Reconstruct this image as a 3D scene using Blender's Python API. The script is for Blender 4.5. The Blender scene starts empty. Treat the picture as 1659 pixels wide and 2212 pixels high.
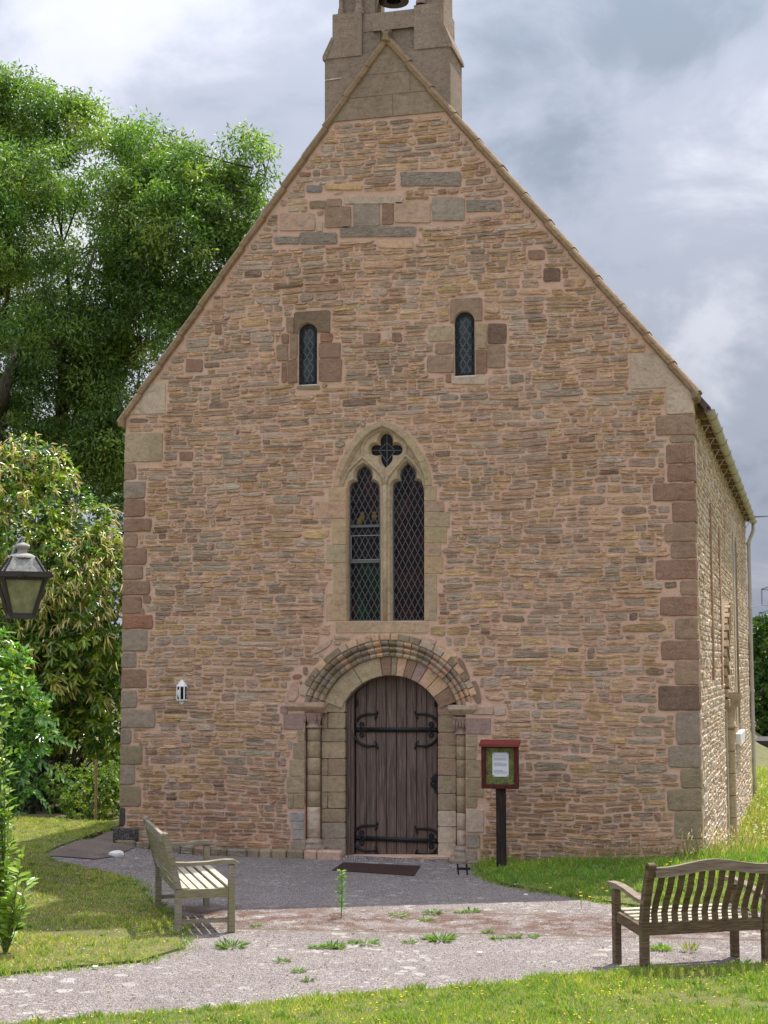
import bpy, math, random
import numpy as np
from mathutils import Vector, noise
from mathutils.geometry import delaunay_2d_cdt
random.seed(7); rng = np.random.default_rng(7)
S = bpy.context.scene; COL = S.collection

# ------------------------------------------------------------------ camera
CAM = np.array([5.2414, -20.0457, 2.557]); YAW, PIT, ROL, FPX = -.2632, .0959, -.0019, 3387.6
_F = np.array([math.sin(YAW)*math.cos(PIT), math.cos(YAW)*math.cos(PIT), math.sin(PIT)])
_R = np.array([math.cos(YAW), -math.sin(YAW), 0.]); _U = np.cross(_R, _F)
_R, _U = _R*math.cos(ROL)+_U*math.sin(ROL), -_R*math.sin(ROL)+_U*math.cos(ROL)
cd = bpy.data.cameras.new('camera'); cam = bpy.data.objects.new('camera', cd); COL.objects.link(cam)
cam.location = CAM
from mathutils import Matrix
cam.rotation_euler = Matrix([[_R[i], _U[i], -_F[i]] for i in range(3)]).to_euler()
cd.sensor_fit = 'HORIZONTAL'; cd.sensor_width = 36; cd.lens = 36*FPX/1659
cd.clip_start = .1; cd.clip_end = 3000
S.camera = cam
S.render.resolution_x, S.render.resolution_y = 768, 1024

# ------------------------------------------------------------------ light
SUNV = Vector((.145, .44, 1)).normalized()            # towards the sun
el = math.asin(SUNV.z); az = math.atan2(SUNV.x, SUNV.y)
W = bpy.data.worlds.new('World'); S.world = W; W.use_nodes = True
nt = W.node_tree; nt.nodes.clear()
def N(t, **k):
    n = nt.nodes.new(t)
    for a, b in k.items(): setattr(n, a, b)
    return n
def wm(op, a, b=None, c=None, clamp=False):
    n = N('ShaderNodeMath', operation=op); n.use_clamp = clamp
    for i, x in enumerate((a, b, c)):
        if x is None: continue
        if isinstance(x, (int, float)): n.inputs[i].default_value = x
        else: nt.links.new(x, n.inputs[i])
    return n.outputs[0]
out = N('ShaderNodeOutputWorld'); mixs = N('ShaderNodeMixShader')
sky = N('ShaderNodeTexSky', sky_type='NISHITA'); sky.sun_disc = False
sky.sun_elevation = el; sky.sun_rotation = az; sky.altitude = 60; sky.dust_density = 1.5
bg1 = N('ShaderNodeBackground'); bg1.inputs[1].default_value = .12
nt.links.new(sky.outputs[0], bg1.inputs[0])
tc = N('ShaderNodeTexCoord'); sx = N('ShaderNodeSeparateXYZ'); nt.links.new(tc.outputs['Generated'], sx.inputs[0])
dz = wm('MAXIMUM', sx.outputs[2], 0.0); den = wm('ADD', dz, .42)
cx = wm('DIVIDE', sx.outputs[0], den); cy = wm('DIVIDE', sx.outputs[1], den)
cb = N('ShaderNodeCombineXYZ'); nt.links.new(cx, cb.inputs[0]); nt.links.new(cy, cb.inputs[1])
def wnoise(scale, detail, rough, off, dist=0.):
    m = N('ShaderNodeMapping'); nt.links.new(cb.outputs[0], m.inputs[0]); m.inputs['Location'].default_value = off
    n = N('ShaderNodeTexNoise'); nt.links.new(m.outputs[0], n.inputs['Vector'])
    n.inputs['Scale'].default_value = scale; n.inputs['Detail'].default_value = detail
    n.inputs['Roughness'].default_value = rough; n.inputs['Distortion'].default_value = dist
    return n.outputs['Fac']
def wramp(fac, stops, interp='EASE'):
    r = N('ShaderNodeValToRGB'); nt.links.new(fac, r.inputs[0]); r.color_ramp.interpolation = interp
    while len(r.color_ramp.elements) < len(stops): r.color_ramp.elements.new(.5)
    for e, (p, c) in zip(r.color_ramp.elements, stops): e.position = p; e.color = (*c, 1)
    return r.outputs[0]
big = wnoise(2.0, 4, .5, (13.89, 6.73, 0)); mid = wnoise(4.6, 10, .57, (6.73, 13.89, 0), .35)
shade = wm('ADD', wm('MULTIPLY', big, .52), wm('MULTIPLY', mid, .48))
ccol = wramp(shade, [(.34, (.24, .285, .355)), (.45, (.38, .415, .50)), (.55, (.57, .59, .67)), (.70, (.86, .85, .90))])
cover = wramp(wnoise(2.3, 6, .5, (5.3, 8.8, 0), .2), [(.20, (.7,)*3), (.34, (1,)*3)])
lum = wm('ADD', .47, wm('MULTIPLY', wm('POWER', dz, 1.3), 1.5))
bg2 = N('ShaderNodeBackground'); nt.links.new(ccol, bg2.inputs[0]); nt.links.new(lum, bg2.inputs[1])
nt.links.new(cover, mixs.inputs[0]); nt.links.new(bg1.outputs[0], mixs.inputs[1]); nt.links.new(bg2.outputs[0], mixs.inputs[2])
nt.links.new(mixs.outputs[0], out.inputs[0])
sd = bpy.data.lights.new('sun', 'SUN'); sd.energy = 3.5; sd.angle = math.radians(.6); sd.color = (1, .95, .86)
so = bpy.data.objects.new('sun', sd); COL.objects.link(so); so.location = (0, 30, 60)
so.rotation_euler = SUNV.to_track_quat('Z', 'Y').to_euler()
S.view_settings.view_transform = 'Standard'; S.view_settings.look = 'None'
S.view_settings.exposure = .90; S.view_settings.gamma = 1
S.render.engine = 'CYCLES'

# ------------------------------------------------------------------ helpers
def unproj(u, v):
    return _F + _R*(u-829.5)/FPX - _U*(v-1106)/FPX
def fac(u, v, y=0.):
    "survey measurement -> (x, z) on the vertical plane at depth y"
    d = unproj(u, v); t = (y-CAM[1])/d[1]; p = CAM+t*d
    return float(p[0]), float(p[2])
def gnd(u, v, z=0.):
    d = unproj(u, v); t = (z-CAM[2])/d[2]; p = CAM+t*d
    return float(p[0]), float(p[1])

MATS = {}
class NT:
    "small node-tree writer"
    def __init__(s, name):
        s.m = bpy.data.materials.new(name); s.m.use_nodes = True; s.t = s.m.node_tree; s.t.nodes.clear()
        s.out = s.t.nodes.new('ShaderNodeOutputMaterial'); s.b = s.t.nodes.new('ShaderNodeBsdfPrincipled')
        s.t.links.new(s.b.outputs[0], s.out.inputs[0]); MATS[name] = s.m
        s.tc = s.t.nodes.new('ShaderNodeTexCoord'); s.geo = s.t.nodes.new('ShaderNodeNewGeometry')
    def put(s, sock, v):
        if v is None: return
        if isinstance(v, bpy.types.NodeSocket): s.t.links.new(v, sock)
        elif isinstance(v, (tuple, list)): sock.default_value = (*v, 1) if len(v) == 3 and sock.type == 'RGBA' else v
        else: sock.default_value = v
    def pos(s, scale=(1, 1, 1), off=(0, 0, 0)):
        m = s.t.nodes.new('ShaderNodeMapping'); s.put(m.inputs[0], s.geo.outputs['Position'])
        m.inputs['Scale'].default_value = scale; m.inputs['Location'].default_value = off; return m.outputs[0]
    def noise(s, scale, detail=4, rough=.55, vec=None, dist=0., col=False):
        n = s.t.nodes.new('ShaderNodeTexNoise'); s.put(n.inputs['Vector'], vec or s.geo.outputs['Position'])
        n.inputs['Scale'].default_value = scale; n.inputs['Detail'].default_value = detail
        n.inputs['Roughness'].default_value = rough; n.inputs['Distortion'].default_value = dist
        return n.outputs['Color' if col else 'Fac']
    def voro(s, scale, vec=None, feature='F1', out='Distance', rnd=1.):
        n = s.t.nodes.new('ShaderNodeTexVoronoi'); n.feature = feature; s.put(n.inputs['Vector'], vec or s.geo.outputs['Position'])
        n.inputs['Scale'].default_value = scale; n.inputs['Randomness'].default_value = rnd; return n.outputs[out]
    def ramp(s, f, stops, interp='LINEAR'):
        r = s.t.nodes.new('ShaderNodeValToRGB'); s.put(r.inputs[0], f); r.color_ramp.interpolation = interp
        while len(r.color_ramp.elements) < len(stops): r.color_ramp.elements.new(.5)
        for e, (p, c) in zip(r.color_ramp.elements, stops): e.position = p; e.color = (c, c, c, 1) if isinstance(c, (int, float)) else (*c, 1)
        return r.outputs[0]
    def mix(s, f, a, b, mode='MIX'):
        n = s.t.nodes.new('ShaderNodeMix'); n.data_type = 'RGBA'; n.blend_type = mode
        s.put(n.inputs[0], f); s.put(n.inputs[6], a); s.put(n.inputs[7], b); return n.outputs[2]
    def math(s, op, a, b=None, clamp=False):
        n = s.t.nodes.new('ShaderNodeMath'); n.operation = op; n.use_clamp = clamp; s.put(n.inputs[0], a); s.put(n.inputs[1], b); return n.outputs[0]
    def attr(s, name='Col', o='Color'):
        n = s.t.nodes.new('ShaderNodeAttribute'); n.attribute_name = name; return n.outputs[o]
    def bump(s, h, strength=.5, dist=.01, nrm=None):
        n = s.t.nodes.new('ShaderNodeBump'); s.put(n.inputs['Height'], h); n.inputs['Strength'].default_value = strength
        n.inputs['Distance'].default_value = dist
        if nrm is not None: s.put(n.inputs['Normal'], nrm)
        return n.outputs[0]
    def fin(s, col=None, rough=.8, nrm=None, **k):
        s.put(s.b.inputs['Base Color'], col); s.put(s.b.inputs['Roughness'], rough); s.put(s.b.inputs['Normal'], nrm)
        for a, v in k.items(): s.put(s.b.inputs[a.replace('_', ' ')], v)
        return s.m

# rubble stone: per-stone colour + lamination + lichen flecks
def stone_mat(name, lam=1., fleck=.4, lamscale=58, bumps=.9, sat=1.):
    t = NT(name); base = t.attr()
    wob = t.mix(.05, t.geo.outputs['Position'], t.noise(6, 3, .6, col=True), 'ADD')
    mp = t.t.nodes.new('ShaderNodeMapping'); t.put(mp.inputs[0], wob); mp.inputs['Scale'].default_value = (7, 7, lamscale)
    lamv = t.noise(1, 6, .68, mp.outputs[0], .3)
    fine = t.noise(95, 3, .7); blot = t.noise(7, 4, .6)
    c = t.mix(t.ramp(lamv, [(.50, 0.), (.64, .8*lam)]), base, t.mix(1, base, (1.45, 1.42, 1.40), 'MULTIPLY'))
    c = t.mix(t.ramp(lamv, [(.36, .95*lam), (.455, 0.)]), c, t.mix(1, base, (.44, .34, .28), 'MULTIPLY'))
    c = t.mix(t.ramp(blot, [(.45, 0.), (.7, .45)]), c, t.mix(1, c, (.80, .86, .92), 'MULTIPLY'))
    c = t.mix(t.ramp(fine, [(.54, 0.), (.64, fleck)]), c, (.66, .62, .56))
    c = t.mix(t.ramp(t.noise(130, 2, .5), [(.60, 0.), (.68, .5)]), c, t.mix(1, c, (.45, .42, .4), 'MULTIPLY'))
    c = t.mix(t.ramp(t.voro(1, t.pos((14, 14, 22)), 'SMOOTH_F1'), [(.0, .5*fleck), (.3, 0.)]), c, (.40, .39, .34))
    c = t.mix(t.ramp(t.noise(1, 4, .6, t.pos((1.1, 1.1, .55))), [(.46, 0.), (.62, .55)]), c, t.mix(1, c, (.78, .74, .70), 'MULTIPLY'))
    c = t.mix(t.ramp(t.noise(21, 5, .7), [(.50, 0.), (.66, .6)]), c, t.mix(1, c, (.66, .60, .56), 'MULTIPLY'))
    c = t.mix(t.ramp(t.noise(16, 5, .7, t.pos((1, 1, 1), (4, 7, 2))), [(.54, 0.), (.68, .6)]), c, t.mix(1, c, (1.22, 1.24, 1.22), 'MULTIPLY'))
    h = t.math('ADD', t.math('MULTIPLY', lamv, .75*lam+.15), t.math('MULTIPLY', fine, .35))
    return t.fin(c, .93, t.bump(h, bumps, .05), Specular_IOR_Level=.25)
stone_mat('rubble', fleck=.75, bumps=1.)
stone_mat('ashlar', lam=.38, fleck=.32, lamscale=13, bumps=.8)
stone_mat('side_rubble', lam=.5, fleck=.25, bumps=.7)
def mortar_mat(name, c0, c1, c2):
    t = NT(name); n1 = t.noise(1.3, 4); n2 = t.noise(60, 4, .7); n3 = t.noise(9, 4, .6)
    c = t.mix(t.ramp(n1, [(.35, 0.), (.65, 1.)]), c0, c1)
    c = t.mix(t.ramp(n3, [(.45, 0.), (.75, .6)]), c, c2)
    c = t.mix(t.ramp(n2, [(.3, .35), (.5, 0.)]), c, t.mix(1, c, (.6, .55, .52), 'MULTIPLY'))
    t.fin(c, .96, t.bump(t.math('ADD', n2, t.math('MULTIPLY', n3, .8)), .8, .025), Specular_IOR_Level=.2)
mortar_mat('mortar', (.71, .465, .34), (.75, .51, .39), (.64, .415, .29))
mortar_mat('side_mortar', (.64, .49, .36), (.70, .57, .45), (.56, .40, .28))  # pale lime, colour lightened to make up for the grazing sun on this side

# paving: worn tarmac with lichen, moss and dirt
t = NT('paving'); p = t.geo.outputs['Position']
n1 = t.noise(1.1, 4); n2 = t.noise(45, 5, .75); n3 = t.noise(5, 5, .6)
grit = t.voro(70, None, 'F1')
c = t.mix(t.ramp(n1, [(.35, 0.), (.65, 1.)]), (.15, .125, .125), (.265, .225, .21))
c = t.mix(t.ramp(n3, [(.4, 0.), (.7, .7)]), c, (.38, .325, .30))
c = t.mix(t.ramp(t.noise(20, 5, .75), [(.42, .9), (.52, 0.)]), c, (.085, .07, .072))
c = t.mix(t.ramp(t.noise(24, 5, .75, t.pos((1, 1, 1), (3, 9, 0))), [(.52, 0.), (.62, .85)]), c, (.46, .41, .385))
c = t.mix(t.ramp(t.noise(2.3, 4, .6, t.pos((1, 1, 1), (5, 2, 0))), [(.45, 0.), (.65, .5)]), c, t.mix(1, c, (.62, .56, .55), 'MULTIPLY'))
c = t.mix(t.ramp(grit, [(.15, .9), (.5, 0.)]), c, t.mix(1, c, (1.55, 1.5, 1.45), 'MULTIPLY'))
c = t.mix(t.ramp(n2, [(.40, .95), (.54, 0.)]), c, (.08, .06, .062))
c = t.mix(t.ramp(t.noise(90, 3, .8), [(.50, 0.), (.60, .9)]), c, (.52, .47, .44))
dist = t.mix(.16, p, t.noise(9, 3, .6, col=True), 'ADD')
lv = t.voro(4.2, dist); lm = t.math('MULTIPLY', t.ramp(lv, [(.24, 1.), (.29, 0.)]), t.ramp(t.noise(.7, 2), [(.46, 0.), (.60, 1.)]))
lv2 = t.voro(9, dist); lm2 = t.math('MULTIPLY', t.ramp(lv2, [(.22, 1.), (.29, 0.)]), t.ramp(t.noise(1.1, 2, .5, t.pos((1, 1, 1), (7, 3, 0))), [(.46, 0.), (.60, 1.)]))
lich = t.math('MULTIPLY', t.math('MAXIMUM', lm, lm2), t.ramp(n2, [(.3, .45), (.5, .95)]))
c = t.mix(t.math('MULTIPLY', lich, .8), c, (.50, .47, .43))
# moss band (red-brown) across the joint of the slabs
def band(y0, k, w):      # 1 near the line y = y0 + k x
    s = t.t.nodes.new('ShaderNodeSeparateXYZ'); t.put(s.inputs[0], p)
    q = t.math('SUBTRACT', s.outputs[1], t.math('ADD', t.math('MULTIPLY', s.outputs[0], k), y0))
    q = t.math('ABSOLUTE', t.math('ADD', q, t.math('MULTIPLY', t.math('SUBTRACT', n3, .5), w)))
    return t.ramp(t.math('DIVIDE', q, w), [(.25, 1.), (1., 0.)])
mm = t.math('MULTIPLY', t.math('MAXIMUM', band(-4.75, .12, 1.0), t.math('MULTIPLY', band(-5.35, .12, .22), .8)), t.ramp(t.noise(3.2, 5, .65), [(.42, 0.), (.54, .95)]))
mm = t.math('MULTIPLY', mm, t.ramp(t.noise(20, 4, .7), [(.38, .35), (.55, 1.)]))
c = t.mix(mm, c, (.12, .052, .026))
c = t.mix(t.math('MULTIPLY', band(-5.42, .12, .06), .55), c, (.12, .10, .05))
hh = t.math('ADD', t.math('MULTIPLY', grit, .8), n2)
t.fin(c, .92, t.bump(hh, .9, .02), Specular_IOR_Level=.3)

t = NT('soil'); n1 = t.noise(3, 5); n2 = t.noise(60, 4, .7)
c = t.mix(t.ramp(n1, [(.35, 0.), (.65, 1.)]), (.11, .13, .035), (.22, .19, .07))
t.fin(t.mix(t.ramp(n2, [(.4, .7), (.6, 0.)]), c, (.05, .045, .02)), .95, t.bump(n2, .6, .03))
t = NT('earth'); n1 = t.noise(3, 5); n2 = t.noise(50, 4, .7)
c = t.mix(t.ramp(n1, [(.35, 0.), (.65, 1.)]), (.16, .12, .10), (.25, .19, .16))
t.fin(t.mix(t.ramp(n2, [(.4, .7), (.6, 0.)]), c, (.07, .05, .035)), .95, t.bump(n2, .6, .03))

def leaf_mat(name, rough=.45, trans=.35, tint=(1.5, 1.7, .5), spec=.5):
    t = NT(name); col = t.attr()
    c = t.mix(t.ramp(t.noise(6, 3), [(.3, .0), (.7, .35)]), col, t.mix(1, col, (1.4, 1.3, .9), 'MULTIPLY'))
    t.fin(c, rough, Specular_IOR_Level=spec)
    tr = t.t.nodes.new('ShaderNodeBsdfTranslucent'); t.put(tr.inputs[0], t.mix(1, c, tint, 'MULTIPLY'))
    mx = t.t.nodes.new('ShaderNodeMixShader'); mx.inputs[0].default_value = trans
    t.t.links.new(t.b.outputs[0], mx.inputs[1]); t.t.links.new(tr.outputs[0], mx.inputs[2]); t.t.links.new(mx.outputs[0], t.out.inputs[0])
leaf_mat('leaf', .45, .36, (1.5, 1.6, .5), .5); leaf_mat('glossy_leaf', .28, .25, spec=.7); leaf_mat('grass', .55, .4, (1.4, 1.5, .6)); leaf_mat('petal', .6, .3, (1, 1, 1))
t = NT('bark'); n = t.noise(1, 5, .65, t.pos((14, 14, 3)))
t.fin(t.ramp(n, [(.3, (.03, .024, .019)), (.6, (.095, .078, .062)), (.8, (.17, .15, .125))]), .95, t.bump(n, .8, .04))

def wood(name, a, b, d, green=0., scale=(60, 60, 4), fleck=.0):
    t = NT(name); tc = t.t.nodes.new('ShaderNodeMapping'); t.put(tc.inputs[0], t.tc.outputs['Object']); tc.inputs['Scale'].default_value = scale
    g = t.noise(1, 5, .6, tc.outputs[0], .5); n = t.noise(8, 4)
    c = t.ramp(g, [(.3, a), (.52, b), (.75, d)])
    if green: c = t.mix(t.ramp(t.noise(5, 4), [(.42, 0.), (.62, green)]), c, (.20, .19, .06))
    c = t.mix(t.ramp(t.noise(70, 2, .6), [(.62, 0.), (.7, fleck)]), c, (.5, .48, .42))
    return t.fin(c, .85, t.bump(g, .5, .006), Specular_IOR_Level=.3)
wood('teak_grey', (.13, .108, .085), (.25, .215, .17), (.38, .335, .275), .55, (8, 8, 70))
wood('teak_pale', (.33, .30, .22), (.50, .46, .36), (.64, .60, .49), .2, (70, 6, 70))
wood('teak_brown', (.055, .036, .022), (.125, .082, .05), (.22, .155, .105), .12, (8, 8, 70))
wood('teak_brown_top', (.12, .085, .06), (.22, .17, .125), (.36, .30, .24), 0, (4, 70, 70))
wood('oak_door', (.06, .040, .032), (.14, .096, .078), (.24, .185, .155), 0, (70, 70, 3))
wood('red_wood', (.045, .010, .009), (.085, .016, .014), (.14, .035, .03), 0, (40, 40, 6))
wood('post_dark', (.012, .008, .007), (.028, .018, .015), (.06, .04, .035), 0, (50, 50, 4))
wood('fence_wood', (.07, .03, .018), (.14, .06, .035), (.2, .1, .06), 0, (50, 50, 4))
wood('rafter_wood', (.16, .10, .05), (.3, .2, .11), (.42, .3, .18), 0, (40, 6, 40))
def plain(name, c, rough=.6, metal=0., v=.25, ns=12, bumpy=.15, **k):
    t = NT(name); n = t.noise(ns, 4)
    cc = t.mix(n, tuple(x*(1-v) for x in c), tuple(min(1, x*(1+v)) for x in c))
    return t.fin(cc, t.ramp(n, [(.3, max(.05, rough-.12)), (.7, min(1, rough+.12))]), t.bump(t.noise(ns*5, 3), bumpy, .005), Metallic=metal, **k)
plain('black_iron', (.012, .012, .015), .5, .3, .5, 25, .5)
plain('lantern_metal', (.035, .027, .022), .65, .1, .5, 30, .6)
plain('lantern_cap', (.30, .285, .26), .75, .0, .4, 40, .8)
plain('white_paint', (.78, .78, .78), .35, 0, .08)
plain('dark_inside', (.01, .01, .012), .4)
plain('gutter_metal', (.36, .33, .24), .42, .25, .2, 4)
plain('pipe_paint', (.46, .42, .37), .4, 0, .15, 4)
plain('roof_tile', (.13, .095, .095), .8, 0, .4, 9, .6)
plain('lead', (.13, .13, .135), .6, .3, .4, 30)
plain('bright_lead', (.23, .24, .25), .5, .3, .3, 30)
plain('bell_bronze', (.045, .028, .025), .45, .6, .4, 12)
plain('paper', (.68, .70, .74), .7, 0, .05, 20)
plain('ink', (.10, .10, .12), .8)
plain('board_red', (.17, .022, .02), .45, 0, .2, 15, .5)
plain('far_grey', (.30, .33, .34), .7, 0, .12, 3)
plain('dark_roof', (.03, .025, .024), .8)
plain('car_paint', (.72, .76, .82), .2, 0, .04)
plain('tyre', (.02, .02, .02), .8)
plain('pylon_steel', (.28, .31, .34), .6, .2)
plain('white_stone', (.74, .72, .68), .8, 0, .15, 20, .8)
t = NT('board_green'); n = t.noise(11, 5, .6); s = t.t.nodes.new('ShaderNodeSeparateXYZ'); t.put(s.inputs[0], t.geo.outputs['Position'])
c = t.mix(t.ramp(n, [(.35, 0.), (.65, 1.)]), (.055, .075, .018), (.20, .22, .05))
c = t.mix(t.ramp(t.noise(23, 3), [(.35, .8), (.45, 0.)]), c, (.03, .04, .015)); t.fin(c, .85, Coat_Weight=.6, Coat_Roughness=.12)
t = NT('doormat'); n = t.noise(150, 3, .8)
t.fin(t.ramp(n, [(.35, (.02, .008, .006)), (.6, (.07, .026, .02)), (.8, (.13, .06, .05))]), 1., t.bump(n, 1., .02))
t = NT('lamp_glass'); n = t.noise(14, 4, .6)
t.fin(t.ramp(n, [(.35, (.17, .19, .11)), (.6, (.29, .28, .15)), (.75, (.38, .36, .22))]), .25, Alpha=.80, Specular_IOR_Level=.6)
t = NT('lamp_roof_glass'); n = t.noise(22, 5, .7)
t.fin(t.ramp(n, [(.35, (.10, .10, .10)), (.55, (.28, .27, .24)), (.75, (.42, .40, .35))]), .4, Alpha=.9)
t = NT('clear_glass'); t.fin((.9, .92, .92), .05, Transmission_Weight=1., IOR=1.3)
def glass(name, a, b, r=.08, sc=3.):
    t = NT(name); n = t.noise(sc, 3, .6)
    t.fin(t.ramp(n, [(.38, a), (.62, b)]), r, t.bump(t.noise(18, 2), .12, .01), Specular_IOR_Level=.22)
glass('dark_glass', (.004, .004, .004), (.018, .010, .009)); glass('red_glass', (.008, .003, .003), (.035, .012, .010))
glass('green_glass', (.003, .010, .004), (.010, .035, .012)); glass('blue_glass', (.03, .045, .05), (.07, .09, .10), .15)
glass('amber_glass', (.02, .010, .003), (.22, .14, .02), .08, 9.)

def lin(r, g, b, k=1.):
    f = lambda x: ((x/255+.055)/1.055)**2.4 if x > 10 else x/3294
    return (f(r)*k, f(g)*k, f(b)*k)
class MB:
    "collects faces (with a colour each); build() links ONE mesh object"
    def __init__(s): s.v = []; s.f = []; s.c = []
    def add(s, vs, fs, col=(.5, .5, .5)):
        o = len(s.v); s.v.extend(tuple(map(float, p)) for p in vs); s.f.extend(tuple(i+o for i in f) for f in fs); s.c.extend([col]*len(fs)); return s
    def box(s, x0, x1, y0, y1, z0, z1, col=(.5, .5, .5), j=0.):
        r = lambda: random.uniform(-j, j) if j else 0
        vs = [(x+r(), y+r(), z+r()) for x in (x0, x1) for y in (y0, y1) for z in (z0, z1)]
        return s.add(vs, [(0, 1, 3, 2), (4, 6, 7, 5), (0, 4, 5, 1), (2, 3, 7, 6), (0, 2, 6, 4), (1, 5, 7, 3)], col)
    def cbox(s, x0, x1, y0, y1, z0, z1, b=.008, col=(.5, .5, .5)):
        "box with bevelled edges"
        X = (x0, x1); Y = (y0, y1); Z = (z0, z1); vs = []; idx = {}
        for i in (0, 1):
            for j in (0, 1):
                for k in (0, 1):
                    sx, sy, sz = 1-2*i, 1-2*j, 1-2*k
                    for a in range(3):
                        p = [X[i]+sx*b, Y[j]+sy*b, Z[k]+sz*b]; p[a] = (X[i], Y[j], Z[k])[a]
                        idx[i, j, k, a] = len(vs); vs.append(p)
        fs = []
        for i in (0, 1): fs.append([idx[i, j, k, 0] for j, k in ((0, 0), (1, 0), (1, 1), (0, 1))])
        for j in (0, 1): fs.append([idx[i, j, k, 1] for i, k in ((0, 0), (1, 0), (1, 1), (0, 1))])
        for k in (0, 1): fs.append([idx[i, j, k, 2] for i, j in ((0, 0), (1, 0), (1, 1), (0, 1))])
        for i in (0, 1):
            for j in (0, 1): fs.append([idx[i, j, 0, 0], idx[i, j, 1, 0], idx[i, j, 1, 1], idx[i, j, 0, 1]])
            for k in (0, 1): fs.append([idx[i, 0, k, 0], idx[i, 1, k, 0], idx[i, 1, k, 2], idx[i, 0, k, 2]])
        for j in (0, 1):
            for k in (0, 1): fs.append([idx[0, j, k, 1], idx[1, j, k, 1], idx[1, j, k, 2], idx[0, j, k, 2]])
        for i in (0, 1):
            for j in (0, 1):
                for k in (0, 1): fs.append([idx[i, j, k, a] for a in range(3)])
        return s.add(vs, fs, col)
    def tube(s, pts, r, n=8, col=(.5, .5, .5), caps=True, flat=1.):
        pts = [Vector(p) for p in pts]; rs = r if hasattr(r, '__len__') else [r]*len(pts); vs = []; up = None
        for i, p in enumerate(pts):
            d = (pts[min(i+1, len(pts)-1)]-pts[max(i-1, 0)]).normalized()
            if up is None: up = Vector((0, 0, 1)) if abs(d.z) < .9 else Vector((0, 1, 0))
            a = d.cross(up)
            if a.length < 1e-4: a = d.orthogonal()
            a.normalize(); b = a.cross(d).normalized(); up = b
            for k in range(n):
                w = 2*math.pi*k/n; vs.append(p+a*math.cos(w)*rs[i]+b*math.sin(w)*rs[i]*flat)
        fs = [(i*n+k, i*n+(k+1) % n, (i+1)*n+(k+1) % n, (i+1)*n+k) for i in range(len(pts)-1) for k in range(n)]
        if caps: fs += [tuple(range(n))[::-1], tuple((len(pts)-1)*n+k for k in range(n))]
        return s.add(vs, fs, col)
    def bar(s, a, b, w, h, col=(.5, .5, .5), up=(0, 0, 1)):
        "rectangular bar from a to b: w across, h along up"
        a = Vector(a); b = Vector(b); d = (b-a).normalized(); up = Vector(up); x = d.cross(up)
        x = x.normalized() if x.length > 1e-4 else d.orthogonal().normalized(); y = x.cross(d).normalized()
        vs = [q+x*i*w/2+y*j*h/2 for q in (a, b) for i, j in ((-1, -1), (1, -1), (1, 1), (-1, 1))]
        return s.add(vs, [(0, 1, 2, 3), (7, 6, 5, 4), (0, 4, 5, 1), (1, 5, 6, 2), (2, 6, 7, 3), (3, 7, 4, 0)], col)
    def lathe(s, c, prof, n=20, col=(.5, .5, .5), a0=0, a1=2*math.pi):
        vs = []; full = abs(a1-a0-2*math.pi) < 1e-6; m = n if full else n+1
        for r, z in prof:
            for k in range(m):
                w = a0+(a1-a0)*k/n; vs.append((c[0]+r*math.cos(w), c[1]+r*math.sin(w), c[2]+z))
        fs = [(i*m+k, i*m+(k+1) % m, (i+1)*m+(k+1) % m, (i+1)*m+k) for i in range(len(prof)-1) for k in range(m if full else m-1)]
        return s.add(vs, fs, col)
    def prism(s, poly, y0, y1, col=(.5, .5, .5), bev=0., front=True, back=False):
        "polygon in (x, z), extruded from y0 (front) to y1, optional chamfer"
        n = len(poly); c = (sum(p[0] for p in poly)/n, sum(p[1] for p in poly)/n)
        inn = poly
        if bev: inn = offset(poly, -bev)
        vs = [(x, y0, z) for x, z in inn]+[(x, y0+bev, z) for x, z in poly]+[(x, y1, z) for x, z in poly]
        fs = [(i, (i+1) % n, n+(i+1) % n, n+i) for i in range(n)]+[(n+i, n+(i+1) % n, 2*n+(i+1) % n, 2*n+i) for i in range(n)]
        if front: fs.append(tuple(range(n))[::-1])
        if back: fs.append(tuple(range(2*n, 3*n)))
        return s.add(vs, fs, col)
    def build(s, name, mat, parent=None, smooth=False, **props):
        me = bpy.data.meshes.new(name); me.from_pydata(s.v, [], s.f); me.materials.append(MATS[mat])
        nl = len(me.loops); a = me.color_attributes.new('Col', 'FLOAT_COLOR', 'CORNER')
        cnt = np.array([len(f) for f in s.f]); cc = np.repeat(np.array([(*c[:3], 1) for c in s.c], dtype=np.float32), cnt, axis=0)
        if len(cc) == nl: a.data.foreach_set('color', cc.ravel())
        if smooth: me.polygons.foreach_set('use_smooth', np.ones(len(me.polygons), bool))
        me.update(); me.validate()
        o = bpy.data.objects.new(name, me); COL.objects.link(o)
        if parent: o.parent = parent; o.matrix_parent_inverse = Matrix.Identity(4) if parent.type != 'EMPTY' else Matrix.Translation(-Vector(parent.location)) if parent.rotation_euler.z == 0 else parent.matrix_basis.inverted()
        for k, v in props.items(): o[k] = v
        return o
def parea(p): return .5*sum(p[i][0]*p[(i+1) % len(p)][1]-p[(i+1) % len(p)][0]*p[i][1] for i in range(len(p)))
def offset(poly, d):
    "offset outward by d (any winding)"
    n = len(poly); sg = 1 if parea(poly) > 0 else -1; out = []
    for i in range(n):
        a = Vector(poly[i-1]); b = Vector(poly[i]); c = Vector(poly[(i+1) % n])
        e1 = (b-a).normalized() if (b-a).length > 1e-7 else Vector((1, 0)); e2 = (c-b).normalized() if (c-b).length > 1e-7 else e1
        n1 = Vector((e1.y, -e1.x))*sg; n2 = Vector((e2.y, -e2.x))*sg; m = n1+n2
        m = m.normalized() if m.length > 1e-3 else n1
        k = d/max(.45, m.dot(n1)); out.append((b.x+m.x*k, b.y+m.y*k))
    return out
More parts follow.
